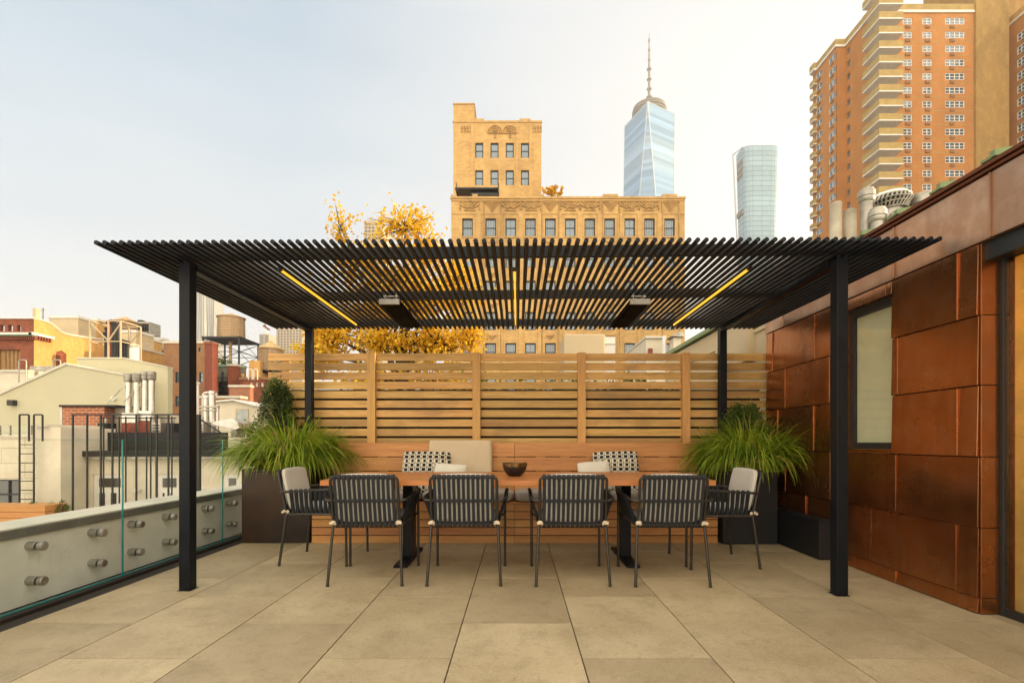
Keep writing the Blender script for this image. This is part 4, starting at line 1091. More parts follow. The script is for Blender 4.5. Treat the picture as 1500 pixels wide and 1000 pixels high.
for i in range(4):
    A=top[i].copy(); A.z=ZT; B=top[(i+1)%4].copy(); B.z=ZT
    C=bot[i].copy(); C.z=BZ; D=bot[i-1].copy(); D.z=BZ
    mb.tube([A,C],.5,4); mb.tube([A,D],.5,4); mb.tube([A,B],.6,4)
mb.build('edge_trim',M['tower_edge'],t)
mb=MB()   # louvred mechanical floors
for i in (0,3):
    A=top[i].copy(); A.z=ZT; B=top[(i+1)%4].copy(); B.z=ZT; C=bot[i].copy(); C.z=BZ
    for k in range(16):
        if k in (5,10): continue
        u0=(k+.15)/16; u1=(k+.8)/16
        def pt(u,z):
            w_=(z-BZ)/(ZT-BZ); e0=C.lerp(A,w_); e1=C.lerp(B,w_); q=e0.lerp(e1,u); nrm=(q-cen); nrm.z=0
            return q+nrm.normalized()*.5
        z0,z1=(238,282)
        mb.add([pt(u0,z0),pt(u1,z0),pt(u1,z1),pt(u0,z1)],[(0,1,2,3)],0)
mb.build('louvre_floors',M['tower_dark'],t)
mb=MB(); cx_,cy_=cen.x,cen.y
for zz_,r1,r2 in ((ZT+2,20,17),(ZT+5.5,20.5,17.5),(ZT+9,20.5,17),(ZT+12.5,19.5,16.5)):
    mb.lathe([(r2,zz_),(r1,zz_),(r1,zz_+2.1),(r2,zz_+2.1)],cx_,cy_,32,cap=False)
for k in range(24):
    th=k/24*6.283; mb.bar((cx_+math.cos(th)*18.5,cy_+math.sin(th)*18.5,ZT-1),(cx_+math.cos(th)*18.5,cy_+math.sin(th)*18.5,ZT+14),.8)
mb.build('crown_ring',M['tower_metal'],t)
def zt_(py): return Z(py,593)
mb=MB(); prof=[(4,zt_(172)),(2.6,zt_(158)),(1.5,zt_(150)),(1.6,zt_(145))]
mb.lathe(prof,cx_,cy_,10); mb.cyl((cx_,cy_,zt_(146)),(cx_,cy_,zt_(108)),1.6,1.4,10); mb.cyl((cx_,cy_,zt_(108)),(cx_,cy_,zt_(72)),1.3,1.0,8); mb.cyl((cx_,cy_,zt_(72)),(cx_,cy_,zt_(50)),.9,.25,8)
for py,r_,h in ((147,4.2,3),(143.5,3.8,2.6),(131,3.0,2),(117,2.9,2),(102,2.9,2),(89,1.9,1.5),(74,1.7,1.2),(60,1.4,4)):
    mb.lathe([(r_*.7,zt_(py)-h/2),(r_,zt_(py)-h*.2),(r_,zt_(py)+h*.2),(r_*.7,zt_(py)+h/2)],cx_,cy_,10)
for th in (0,2.1,4.2): mb.tube([(cx_+math.cos(th)*15,cy_+math.sin(th)*15,ZT+13),(cx_,cy_,zt_(150))],.22,4)
mb.build('mast',M['tower_metal'],t)
# --- curved glass tower
Yg=400.0; sg=Yg/F; t=thing('curved_glass_tower','pale rounded glass tower flaring towards its top','skyscraper',(X(1108,Yg),Yg,GZ))
def sec(z,u):
    # rounded rectangle section, flares with height
    w_=(21.0+5.6*u**2)*sg; cxx=X(1114.5+2.0*u,Yg); pts=[]
    d=w_*.62
    for k in range(48):
        th=2*math.pi*k/48; c_,s_=math.cos(th),math.sin(th); e=.45
        pts.append((cxx+w_*math.copysign(abs(c_)**e,c_),Yg+d+d*math.copysign(abs(s_)**e,s_),z))
    return pts
z0,z1=GZ,Z(213,Yg); nz_=64; mb=MB()
for k in range(nz_):
    u0=k/nz_;u1=(k+1)/nz_; a=sec(z0+(z1-z0)*u0,u0); b=sec(z0+(z1-z0)*u1-.6,u1)
    vs=a+b; c_=random.random()*.5
    for j in range(48): 
        mb.add([vs[j],vs[(j+1)%48],vs[48+(j+1)%48],vs[48+j]],[(0,1,2,3)],0,min(1,c_*.6+random.random()*.15))
    b2=sec(z0+(z1-z0)*u1,u1)
    mb.add(b+b2,[(j,(j+1)%48,48+(j+1)%48,48+j) for j in range(48)],1,.5)
mb.add(sec(z1,1),[tuple(range(48))],0)
mb.build('glass_skin',[M['curtain_glass'],M['curtain_line']],t,smooth=True,weld=True)
mb=MB()
for j in range(0,48,2):
    pts=[Vector(sec(z0+(z1-z0)*u,u)[j]) for u in [i/10 for i in range(11)]]
    mb.tube(pts,.13,4)
mb.build('mullions',M['curtain_line'],t)
mb=MB()
pts=[]
def lx(u): return X(1073.5+21.4*(1-u),Yg+16)
for u in [i/12 for i in range(13)]:
    z=z0+(z1+2-z0)*u; xx=lx(u); pts.append(Vector((xx,Yg+16,z)))
mb.tube(pts,.7,5)
mb.bar((lx(1),Yg+16,z1+1.5),(X(1091,Yg),Yg+3,z1+.5),.8); mb.build('fin',M['tower_edge'],t)
mb=MB()
for py,h in ((232,3.4),(242,3.4),(251,3.0),(307,4)):
    u=(Z(py,Yg)-z0)/(z1-z0); MB().box(X(1091.5,Yg)-1.1,X(1091.5,Yg)+.8,Yg+3.5,Yg+13,Z(py,Yg)-h/2,Z(py,Yg)+h/2).build('terrace_slot',M['tower_metal'],t)

# --- ribbed steel tower far left
Yg=690.; t=thing('steel_tower','slender rippled steel skyscraper behind the left front post','skyscraper',(X(292,Yg),Yg,GZ))
mb=MB(); x0,x1=X(274,Yg),X(311,Yg); nz_=70; ztp=Z(412,Yg)
def fx(u,v): return .0+2.2*math.sin(u*9+math.sin(v*5)*1.6)+1.2*math.sin(u*21+v*4)
nu=36
for k in range(nz_):
    v0=k/nz_; v1=(k+.72)/nz_; v2=(k+1)/nz_
    for i in range(nu):
        ua=i/nu; ub=(i+1)/nu
        xa=x0+(x1-x0)*ua; xb=x0+(x1-x0)*ub
        if v0>.93 and (i<8): continue
        def q(u,xx,v,d=0): return (xx,Yg+fx(u,v)+d,GZ+(ztp-GZ)*v)
        if i%3==1: 
            mb.add([q(ua,xa,v0),q(ub,xb,v0),q(ub,xb,v1),q(ua,xa,v1)],[(0,1,2,3)],1,random.random())
            mb.add([q(ua,xa,v1),q(ub,xb,v1),q(ub,xb,v2),q(ua,xa,v2)],[(0,1,2,3)],0)
        else: mb.add([q(ua,xa,v0),q(ub,xb,v0),q(ub,xb,v2),q(ua,xa,v2)],[(0,1,2,3)],0)
mb.box(x0+1,x1-1,Yg+5,Yg+30,GZ,ztp-14); mb.keep=True
mb.build('facade',[M['steeltower'],M['darkglass']],t)

def block(name,label,px0,px1,py0,Y,D,mat,cat='building',wins=None,group=None,trim=None,z0=GZ,winmats=None):
    """block building whose front stands at Y; wins: list of (px0,px1,py0,py1) on the front"""
    t=thing(name,label,cat,((X(px0,Y)+X(px1,Y))/2,Y,z0),group); a,b=X(px0,Y),X(px1,Y); zt=Z(py0,Y)
    hs=[(X(w_[0],Y),X(w_[1],Y),Z(w_[3],Y),Z(w_[2],Y)) for w_ in (wins or [])]
    mb=MB(); holewall(mb,a,b,z0,zt,hs,lambda u,z,d:(u,Y+d,z),.2)
    mb.box(a,b,Y+.21,Y+D,z0,zt-.001)
    mb.add([(a,Y,z0),(a,Y+.21,z0),(a,Y+.21,zt),(a,Y,zt)],[(0,1,2,3)]); mb.add([(b,Y,z0),(b,Y+.21,z0),(b,Y+.21,zt),(b,Y,zt)],[(0,1,2,3)]); mb.add([(a,Y,zt),(b,Y,zt),(b,Y+.21,zt),(a,Y+.21,zt)],[(0,1,2,3)])
    mb.build('wall',mat,t)
    if trim: MB().box(a-.06*Y/40,b+.06*Y/40,Y-.08,Y+D,zt+.003,zt+.22*Y/45).build('coping',trim,t)
    for h in hs[:99]:
        w_=h[1]-h[0]; hh=h[3]-h[2]
        o=wmesh(w_-.01,hh-.01,min(.1,w_*.12),1,2,.08).build('window',winmats or [M['darkframe'],M['winglass']],t,local=True)
        o.location=Vector(((h[0]+h[1])/2,Y+.1,h[2]+.005))-ORG[t.name]
    return t
# distant towers
g_=lambda x0,x1,y0,y1,nx,ny,fw=.6:[(x0+(x1-x0)*(i+.5-fw/2)/nx,x0+(x1-x0)*(i+.5+fw/2)/nx,y0+(y1-y0)*(j+.25)/ny,y0+(y1-y0)*(j+.75)/ny) for i in range(nx) for j in range(ny)]
block('distant_tower','distant cream tower just visible through the yellow tree',533,560,323,160,12,M['citystone'],wins=g_(534,559,326,352,5,5))
block('distant_tower','distant grey tower under a red crane, left of the fence',380,394,489,300,20,M['concrete'],wins=g_(380,394,491,516,2,9,.7))
block('distant_tower','distant beige and brick tower seen beside the left rear post',405,443,480,230,20,M['citystone'],wins=g_(406,442,483,518,8,9,.5))
t=thing('tower_crane','distant red and white construction crane above a grey tower','crane',(X(390,298),298,Z(489,298)))
Yk=305
mb=MB(); mb.bar((X(391,Yk),Yk,Z(492,Yk)),(X(391,Yk),Yk,Z(479,Yk)),.9); mb.build('mast',M['white'],t)
mb=MB(); mb.bar((X(386,Yk),Yk,Z(477,Yk)),(X(395,Yk),Yk,Z(483,Yk)),1.1); mb.bar((X(391,Yk),Yk,Z(482,Yk)),(X(388,Yk),Yk,Z(475,Yk)),.6); mb.build('jib',M['rust'],t)

# water towers
def water_tower(label,pxc,rp,py_apex,py_eave,py_bot,Y,legs=None,frame=None):
    sY=Y/F; x=X(pxc,Y); r=rp*sY; zb=Z(py_bot,Y); ze=Z(py_eave,Y); za=Z(py_apex,Y)
    t=thing('water_tower',label,'water tower',(x,Y,zb-(4 if frame else 1)),'rooftop water tanks')
    mb=MB(); n=30
    for k in range(n):
        a=2*math.pi*k/n; b=2*math.pi*(k+.94)/n
        for u0,u1 in ((0,1),):
            vs=[(x+math.cos(a)*r*1.02,Y+math.sin(a)*r*1.02,zb),(x+math.cos(b)*r*1.02,Y+math.sin(b)*r*1.02,zb),(x+math.cos(b)*r*.97,Y+math.sin(b)*r*.97,ze),(x+math.cos(a)*r*.97,Y+math.sin(a)*r*.97,ze)]
            vs+=[(x+(p[0]-x)*.93,Y+(p[1]-Y)*.93,p[2]) for p in vs]
            mb.add(vs,[(0,1,2,3),(7,6,5,4),(0,4,5,1),(1,5,6,2),(2,6,7,3),(3,7,4,0)])
    mb.lathe([(r*.92,zb),(r*.90,ze)],x,Y,20,c=.1)
    tk=mb.build('tank',M['tank'],t)
    mb=MB()
    for k in range(9):
        zz_=zb+(ze-zb)*(k+.4)/9.2; rr=r*(1.03-.05*(zz_-zb)/(ze-zb)); mb.tube([(x+math.cos(q/24*6.283)*rr,Y+math.sin(q/24*6.283)*rr,zz_) for q in range(24)],.02,4,closed=True)
    mb.build('hoops',M['rust'],tk)
    MB().lathe([(r*1.06,ze-.02),(r*1.08,ze+.04),(r*.5,(ze+za)/2+.05),(.08,za)],x,Y,24).build('roof',M['tankroof'],t)
    if frame:
        fx0,fx1,pyt,pyb=frame; a,b=X(fx0,Y),X(fx1,Y); zt_2=Z(pyt,Y); zl=Z(pyb,Y); d=(b-a)/2
        mb=MB(); mb.box(a,b,Y-d,Y+d,zt_2-.12,zt_2+.06)
        for k in range(5): mb.box(a+(b-a)*k/4-.08,a+(b-a)*k/4+.08,Y-d-.05,Y+d+.05,zt_2+.062,zb)
        mb.build('platform',M['iron'],t)
        cs=[(a+.1,Y-d+.1),(b-.1,Y-d+.1),(b-.1,Y+d-.1),(a+.1,Y+d-.1)]
        for (lx,ly) in cs: MB().bar((lx,ly,zt_2-.13),(lx,ly,zl),.16).build('leg',M['iron'],t)
        mb=MB()
        for i in range(4):
            p,q=cs[i],cs[(i+1)%4]; zm=(zt_2+zl)/2
            mb.bar((p[0],p[1],zm),(q[0],q[1],zm),.07); mb.bar((p[0],p[1],zt_2-.2),(q[0],q[1],zm),.045); mb.bar((q[0],q[1],zt_2-.2),(p[0],p[1],zm),.045); mb.bar((p[0],p[1],zm),(q[0],q[1],zl),.045); mb.bar((q[0],q[1],zm),(p[0],p[1],zl),.045)
        mb.build('brace',M['iron'],t)
        MB().cyl((x-.1,Y,zb),(x-.1,Y,zl-.5),.18,n=10).build('riser_pipe',M['tankroof'],t)
    else:
        mb=MB()
        for q in (-.7,-.25,.25,.7): mb.box(x+q*r-.1,x+q*r+.1,Y-r,Y+r,zb-.35,zb)
        for sx in (-.8,.8):
            for sy in (-.8,.8): mb.box(x+sx*r-.1,x+sx*r+.1,Y+sy*r-.1,Y+sy*r+.1,zb-2.5,zb-.351)
        mb.build('stand',M['iron'],t)
water_tower('weathered wooden water tank on a tall open steel frame',339,18,459,466,499,60,frame=(313,366,499,540))
water_tower('wooden water tank with ochre conical roof partly behind the fence end',397,17,499,512,544,60)
water_tower('wooden water tank peeking over the beige roofs at the far left',184,15,464,472,492,60)

# --- red brick building at the left edge
Y=40.; t=thing('red_brick_building','red brick building with arched parapet openings and a sunlit side wall','building',(X(20,Y),Y,GZ))
x0,x1=X(-40,Y),X(50,Y); zt=Z(467,Y)
hs=[(X(a,Y),X(b,Y),Z(485,Y),Z(476,Y)) for a,b in ((0,7),(12,19),(25,31),(-14,-7),(-28,-21))]
hs+=[(X(0,Y)-.2,X(30,Y),Z(544,Y),Z(512,Y))]
mb=MB(); holewall(mb,x0,x1,GZ,zt,hs,lambda u,z,d:(u,Y+d,z),.3)
mb.box(x0,x1-.05,Y+.8,Y+9.9,GZ,Z(497,Y)); mb.build('wall',M['redbrick'],t)
# sunlit side wall with swept parapet
prof=[(40.0,GZ),(49.8,GZ),(49.8,Z(501,49.4)),(45.8,Z(497,45.8)),(43.4,Z(492,43.4)),(42.5,Z(488.5,42.5)),(42.0,Z(482,42.0)),(41.6,Z(476,41.6)),(41.1,Z(472,41.1)),(40.004,zt)]
mb=MB()
hole=(41.9,42.9,Z(537,42.4),Z(517,42.4))
# split polygon round the arched window: draw lower, left, right and upper pieces
xs_=x1
def sp_(pts): mb.add([(xs_,p[0],p[1]) for p in pts]+[(xs_-.35,p[0],p[1]) for p in pts],[tuple(range(len(pts))),tuple(range(2*len(pts)-1,len(pts)-1,-1))]+[(i,(i+1)%len(pts),len(pts)+(i+1)%len(pts),len(pts)+i) for i in range(len(pts))])
sp_([(40.004,GZ),(49.8,GZ),(49.8,hole[2]),(40.004,hole[2])]); sp_([(40.004,hole[2]),(hole[0],hole[2]),(hole[0],hole[3]),(40.004,hole[3])]); sp_([(hole[1],hole[2]),(49.8,hole[2]),(49.8,hole[3]),(hole[1],hole[3])])
sp_([(40.004,hole[3]),(hole[0],hole[3]),((hole[0]+hole[1])/2,hole[3]+.25),(hole[1],hole[3]),(49.8,hole[3])]+prof[2:])
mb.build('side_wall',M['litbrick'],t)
pts=[(x1+.0,p[0],p[1]+.06) for p in prof[2:]]
MB().tube(pts,.10,6).build('side_coping',M['coping'],t)
wdw=MB().box(x1-.30,x1-.25,hole[0],hole[1],hole[2],hole[3]+.2,0).box(x1-.24,x1-.2,42.35,42.45,hole[2],hole[3],1).build('window',[M['winglass'],M['olive']],t)
mb=MB(); mb.box(x0,x1+.25,Y-.45,Y-.002,Z(491.5,Y),Z(488.5,Y),0); mb.box(x0,x1+.2,Y-.35,Y-.003,Z(493,Y),Z(491.6,Y),1)
for k in range(34): xx=x0+k*.16+.05; mb.box(xx,xx+.08,Y-.25,Y-.003,Z(498.5,Y),Z(493.2,Y),2)
mb.box(x1+.002,x1+.3,Y-.45,Y+1.5,Z(491.5,Y),Z(488,Y),0)
for k in range(6): yy=Y+.0+k*.24; mb.box(x1+.003,x1+.2,yy,yy+.12,Z(497,Y),Z(492,Y),2)
mb.box(x0,x1,Y-.1,Y+.3,zt+.002,zt+.08,0)
mb.build('cornice',[M['white'],M['verdigris'],M['redbrick']],t)
MB().box(X(47,Y),X(52,Y),Y+.05,Y+.4,zt+.081,Z(451,Y)).build('chimney',M['beigewall'],t)
w_=MB().box(X(0,Y)-.2,X(30,Y),Y+.25,Y+.3,Z(544,Y),Z(512,Y),0)
for k in range(5): xx=X(3,Y)+k*.33; w_.box(xx,xx+.12,Y+.18,Y+.24,Z(544,Y),Z(512,Y),1)
w_.build('window',[M['olive'],M['brownbrick']],t)

block('beige_building','plain beige building rising behind the red brick parapet',72,115,466,52,2.2,M['beigewall'],trim=M['white'])
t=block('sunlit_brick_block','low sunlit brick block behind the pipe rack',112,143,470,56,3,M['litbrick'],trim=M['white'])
t=thing('rooftop_cooler','grey cooling unit on the roof beside the leftmost water tank','machine',(X(210,62),62,Z(487,62)))
MB().box(X(199,62),X(219,62),62,64,Z(489,62),Z(471,62)).build('casing',M['dullsilver'],t,bevel=.05)
mb=MB(); [mb.box(X(200+i*3.2,62),X(202+i*3.2,62),61.9,61.99,Z(485,62),Z(474,62)) for i in range(6)]; mb.box(X(200,62),X(206,62),62.2,63,Z(471,62)+.01,Z(468,62)); mb.build('louvres',M['iron'],t)
block('pale_stair_bulkhead','pale beige block below the leftmost water tank',173,200,487,54,2.6,M['beigewall'],trim=M['white'])
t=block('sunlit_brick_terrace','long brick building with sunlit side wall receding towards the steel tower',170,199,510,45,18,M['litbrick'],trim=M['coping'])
block('roof_bulkhead','small white rooftop bulkhead with a window near the pipe rack',169,195,503,42,.7,M['white'],wins=[(178,187,505,514)])
block('upper_brick_block','sunlit brick block stepping up behind the long brick building',193,212,496,60,3,M['litbrick'],trim=M['white'])
block('dark_green_bulkhead','dark olive rooftop structure left of the front post',237,264,513,64,1.5,M['greenstone'],trim=M['coping'])
block('cream_bulkhead','narrow cream rooftop box beside the dark olive structure',226,238,498,66,1.2,M['beigewall'],trim=M['white'])
# brick warehouse with arched windows
wn=[(a,a+5.5,y,y+15) for y in (545,580) for a in (248,257,283,292)]+[(291,295,509,515)]
block('brick_warehouse','brown brick warehouse with rows of tall windows behind the left front post',240,300,503,46,1.2,M['brownbrick'],wins=wn,trim=M['coping'])
block('rust_chimney_stack','tall rust red chimney stack beside the brown warehouse',300,311,504,45,.9,M['rust'],cat='chimney',trim=M['redbrick'])
# mid-ground olive gable wall
Y=20.; t=thing('gabled_annex','pale olive rendered gable wall in front of the brick roofs','building',(X(97,Y),Y,GZ))
poly=[(-60,760),(246,760)]
p=[(X(-40,Y),Y,GZ),(X(186,Y),Y,GZ),(X(186,Y),Y,Z(550,Y)),(X(97,Y),Y,Z(534,Y)),(X(-40,Y),Y,Z(596,Y))]
MB().prism(p,(0,2.5,0)).build('wall',M['gable'],t)
mb=MB(); mb.bar((X(97,Y),Y+1.25,Z(533,Y)+.0),(X(-40,Y),Y+1.25,Z(595,Y)),2.6,.10); mb.bar((X(97,Y),Y+1.25,Z(533,Y)),(X(186,Y),Y+1.25,Z(549.4,Y)),2.6,.05); mb.build('roof_edge',M['coping'],t)
MB().box(X(17,Y),X(26,Y),Y-.2,Y-.002,Z(594,Y),Z(586,Y)).build('wall_lamp',M['darkframe'],t,bevel=.02)
MB().cyl((X(168,Y),Y-.12,Z(584,Y)),(X(168,Y),Y-.002,Z(584,Y)),.09,n=12).build('wall_vent',M['white'],t)
Y=21.5; t=thing('olive_annex','taller olive rendered block right of the gable','building',(X(180,Y),Y,GZ))
p=[(X(113,Y),Y,GZ),(X(246,Y),Y,GZ),(X(246,Y),Y,Z(538,Y)),(X(183,Y),Y,Z(525,Y)),(X(113,Y),Y,Z(525,Y))]
MB().prism(p,(0,.3,0)).build('wall',M['gable'],t)
MB().bar((X(183,Y),Y+.15,Z(524.5,Y)),(X(246.5,Y),Y+.15,Z(537.5,Y)),.4,.05).bar((X(113,Y),Y+.15,Z(524.5,Y)),(X(183,Y),Y+.15,Z(524.5,Y)),.4,.05).build('roof_edge',M['coping'],t)
# left pale wall and rooftop hatch ladders
block('white_roof_wall','pale roof wall below the red brick building',-40,42,545,30,1.5,M['cream_wall'],trim=M['coping'])
block('roof_hatch_box','small grey rooftop cabinet behind the gable roof',44,84,536,32,2,M['dullsilver'])
for pxa,pyb,l in ((28,527,'grey steel hoop of a roof ladder in front of the red brick building'),(78,527,'grey steel hoop of a roof ladder beside the arched window')):
    Y=29; o=MB().tube(smoothpath([(X(pxa,Y),Y,Z(560,Y)),(X(pxa,Y),Y,Z(pyb,Y)),(X(pxa+11,Y),Y,Z(pyb,Y)),(X(pxa+11,Y),Y,Z(560,Y))],.12,3),.035,6).bar((X(pxa,Y),Y,Z(545,Y)),(X(pxa+11,Y),Y,Z(545,Y)),.04).build('ladder_hoop',M['dullsilver'],loc=(X(pxa,Y),Y,Z(560,Y))); tag(o,l,'ladder')
# pipe rack
Y=30.; t=thing('pipe_rack','cream steel frame holding a bundle of dark flue pipes','pipe rack',(X(154,Y),Y,Z(560,Y)))
fr=[X(132,Y),X(159,Y),X(177,Y)]; mb=MB(); w_=.07
for dy in (0,1.6):
    for xx in fr: mb.bar((xx,Y+dy,Z(562,Y)),(xx,Y+dy,Z(470,Y)),w_)
    for py in (470,500,537): mb.bar((fr[0],Y+dy,Z(py,Y)),(fr[2],Y+dy,Z(py,Y)),w_*.8)
    mb.bar((fr[0],Y+dy,Z(472,Y)),(fr[1],Y+dy,Z(499,Y)),w_*.8); mb.bar((fr[1],Y+dy,Z(499,Y)),(fr[2],Y+dy,Z(474,Y)),w_*.8); mb.bar((fr[1],Y+dy,Z(537,Y)),(fr[0]+.8,Y+dy,Z(552,Y)),w_*.8); mb.bar((fr[1],Y+dy,Z(537,Y)),(fr[2],Y+dy,Z(552,Y)),w_*.8)
for py in (470,500,537):
    for xx in (fr[0],fr[2]): mb.bar((xx,Y,Z(py,Y)),(xx,Y+1.6,Z(py,Y)),w_*.8)
mb.build('frame',M['beigewall'],t)
for k,(pxc,pyt,mt) in enumerate(((139,487,0),(141.5,480,0),(144,470,1),(147.5,469,1),(150.5,471,0),(154.5,472,0),(158,476,0),(161.5,498,0),(165,499,0),(168.5,500,0),(172,501,0))):
    MB().tube([(X(pxc,Y),Y+.8,Z(555,Y)),(X(pxc,Y),Y+.8,Z(pyt,Y))],.075 if k!=5 else .12,10).lathe([(.12,Z(pyt,Y)),(.15,Z(pyt,Y)+.05),(.15,Z(pyt,Y)+.18),(.03,Z(pyt,Y)+.25)],X(pxc,Y),Y+.8,10).build('pipe',M['iron'] if mt==0 else M['rust'],t,smooth=True)
# roofs to the right of the post
block('green_corniced_house','grey green old house with a verdigris cornice under the water tower',309,348,537,50,1.6,M['greenstone'],wins=[(311,314,545,560),(316,319,545,560),(324,328,545,558),(336,340,545,560),(324,328,565,575)],trim=M['verdigris'])
block('ribbed_chimney','ribbed red brick chimney against the grey green house',334,346,536,48.5,.8,M['redbrick'],cat='chimney',trim=M['coping'])
block('red_gabled_house','red brick house with white arched windows left of the fence end',352,398,556,47,2,M['redbrick'],wins=[(366,370,560,566),(374,378,560,566),(382,386,560,566)],winmats=[M['white'],M['white']],trim=M['brownbrick'])
block('ochre_roof_block','small ochre rooftop block behind the red brick house',365,381,528,58,4,M['litbrick'])
block('low_brick_wall','low weathered brick wall in front of the red brick house',336,366,567,42,.6,M['chimbrick'],cat='wall',trim=M['coping'])
block('brown_roof_range','low brown brick range behind the white shed',284,352,583,38,1,M['brownbrick'],trim=M['coping'])
Y=46
for i,(a,l) in enumerate(((364,'left white pipe hoop above the red brick house'),(372,'right white pipe hoop above the red brick house'))):
    o=MB().tube(smoothpath([(X(a,Y),Y,Z(556,Y)),(X(a,Y),Y,Z(541,Y)),(X(a+5.5,Y),Y,Z(541,Y)),(X(a+5.5,Y),Y,Z(556,Y))],.1,3),.05,6).build('pipe_hoop',M['white'],loc=(X(a,Y),Y,Z(556,Y))); tag(o,l,'pipe')
for i,(a,b,py) in enumerate(((312,322,532),(322,332,530),(330,336,534))):
    Y=50.5; tree('roof_garden_shrub',['reddish roof shrub left below the water tower frame','roof shrub in the middle below the water tower frame','small roof shrub right below the water tower frame'][i],(X((a+b)/2,Y),Y,Z(540,Y)),None,[(X((a+b)/2,Y),Y,Z(py,Y),1,.7,.55)],260,.09,M['yellow'] if i==0 else M['hedge'],60+i,cat='shrub',r0=.05,trunk_top=(X((a+b)/2,Y),Y,Z(536,Y)))
# white shed
Y=22.; t=thing('white_roof_shed','white rooftop shed with a pale blue door','shed',(X(344,Y),Y,GZ))
xa,xb,xc=X(314,Y),X(344,Y),X(379,Y-0)
MB().prism([(xa,Y,0.2),(xc,Y,0.2),(xc,Y,Z(596,Y)),(xb,Y,Z(587,Y)),(xa,Y,Z(590,Y))],(0,3.5,0)).build('wall',M['cream_wall'],t)
mb=MB(); mb.bar((xb,Y+1.7,Z(585.6,Y)),(xc+.08,Y+1.7,Z(595,Y)),3.7,.07); mb.bar((xa,Y+1.7,Z(588.6,Y)),(xb,Y+1.7,Z(585.6,Y)),3.7,.07); mb.build('roof',M['white'],t)
MB().box(X(348,Y),X(363,Y),Y-.05,Y-.002,Z(632,Y),Z(600,Y)).build('door',M['bluedoor'],t); MB().box(X(346.5,Y),X(347.9,Y),Y-.06,Y-.002,Z(632,Y),Z(598.5,Y)).box(X(363.1,Y),X(364.5,Y),Y-.06,Y-.002,Z(632,Y),Z(598.5,Y)).box(X(348,Y),X(363,Y),Y-.06,Y-.002,Z(599.9,Y),Z(598.5,Y)).build('door_frame',M['beigewall'],t)
# --- neighbour terrace building with black roof
Y=14.; t=thing('neighbour_house','cream neighbouring house with black roof edge and glazed doors','building',(X(220,Y),Y,GZ))
xa,xb=X(104,Y),X(420,Y)
hs=[(X(136,Y),X(180,Y),Z(760,Y),Z(694,Y)),(X(229,Y),X(262,Y),Z(760,Y),Z(694,Y)),(X(326,Y),X(350,Y),Z(760,Y),Z(694,Y))]
mb=MB(); holewall(mb,xa,xb,-6,Z(672,Y),hs,lambda u,z,d:(u,Y+d,z),.12); mb.box(xa,xb,Y+.2,Y+9,GZ,Z(663,Y)); mb.box(xa,xb,Y-.0,Y+.19,GZ,-6.01); mb.build('wall',M['cream_wall'],t)
for h in hs:
    w_=h[1]-h[0]; d=MB(); zz_=h[3]
    d.box(h[0],h[1],Y+.05,Y+.10,h[2],h[3],0)
    d.box(h[0]+.16,h[1]-.1,Y+.03,Y+.049,zz_-.38,zz_-.12,1)
    o=d.build('door',[M['white'],M['darkglass']],t)
    n=2
    for k in range(n):
        q0=h[0]+.10+(w_-.2)*k/n+.06; q1=h[0]+.10+(w_-.2)*(k+1)/n-.12
        MB().box(q0,q1,Y+.035,Y+.0495,zz_-1.05,zz_-.55).build('pane',M['darkglass'],o)
MB().box(xa-.1,xb,Y-.2,Y+.199,Z(671.8,Y),Z(668,Y)).build('gutter',M['dullsilver'],t)
MB().box(xa-.15,xb,Y-.25,Y+9,Z(667.8,Y),Z(660,Y)).build('roof',M['darkroof'],t)
for pxa in (205,298): MB().cyl((X(pxa,Y),Y-.15,Z(717,Y)),(X(pxa,Y),Y-.002,Z(717,Y)),.06,n=12).build('wall_lamp',M['white'],t,smooth=True)
mb=MB().tube(smoothpath([(X(104,Y),Y-.06,Z(664,Y)),(X(97,Y),Y-.4,Z(668,Y)),(X(94.5,Y),Y-.4,Z(690,Y)),(X(94.5,Y),Y-.4,Z(800,Y))],.1,3),.022,6); mb.build('downpipe',M['dullsilver'],t)
Y=14.6; o=MB().box(X(150,Y),X(330,Y),Y,Y+.15,Z(660,Y)-.0,Z(633,Y)).build('roof_upstand',M['darkroof'],loc=(X(240,Y),Y,Z(660,Y))); tag(o,'long black upstand wall on the neighbouring roof below the silver vents','wall')
Y=13.4; t=thing('cream_stone_wing','cream stone wing with a black framed window at the left edge','building',(X(30,Y),Y,GZ))
hs=[(X(-20,Y),X(29,Y),Z(746,Y),Z(702,Y))]
mb=MB(); holewall(mb,X(-60,Y),X(70,Y),GZ,Z(640,Y),hs,lambda u,z,d:(u,Y+d,z),.15); mb.box(X(-60,Y),X(70,Y),Y+.3,Y+4,GZ,Z(646,Y)); mb.build('wall',M['stoneblocks'],t)
MB().box(X(70,Y)+.002,X(104,Y),Y-.3,Y+1.5,GZ,Z(626,Y)).build('pillar',M['cream_wall'],t)
MB().box(X(69,Y),X(88,Y),Y-.35,Y+1.6,Z(625.8,Y),Z(622,Y)).box(X(-60,Y),X(69,Y)-.01,Y-.05,Y+.3,Z(639.8,Y),Z(637,Y)).build('coping',M['coping'],t)
w_=MB().box(X(-20,Y),X(29,Y),Y+.08,Y+.12,Z(746,Y),Z(702,Y),1)
for a in (-20,10,27.4): w_.box(X(a,Y),X(a+1.6,Y),Y+.04,Y+.079,Z(746,Y),Z(702,Y),0)
w_.box(X(-20,Y),X(29,Y),Y+.035,Y+.0395,Z(725,Y),Z(723,Y),0).box(X(-20,Y),X(29,Y),Y+.03,Y+.0345,Z(703.5,Y),Z(702,Y),0); w_.build('window',[M['darkframe'],M['darkglass']],t)
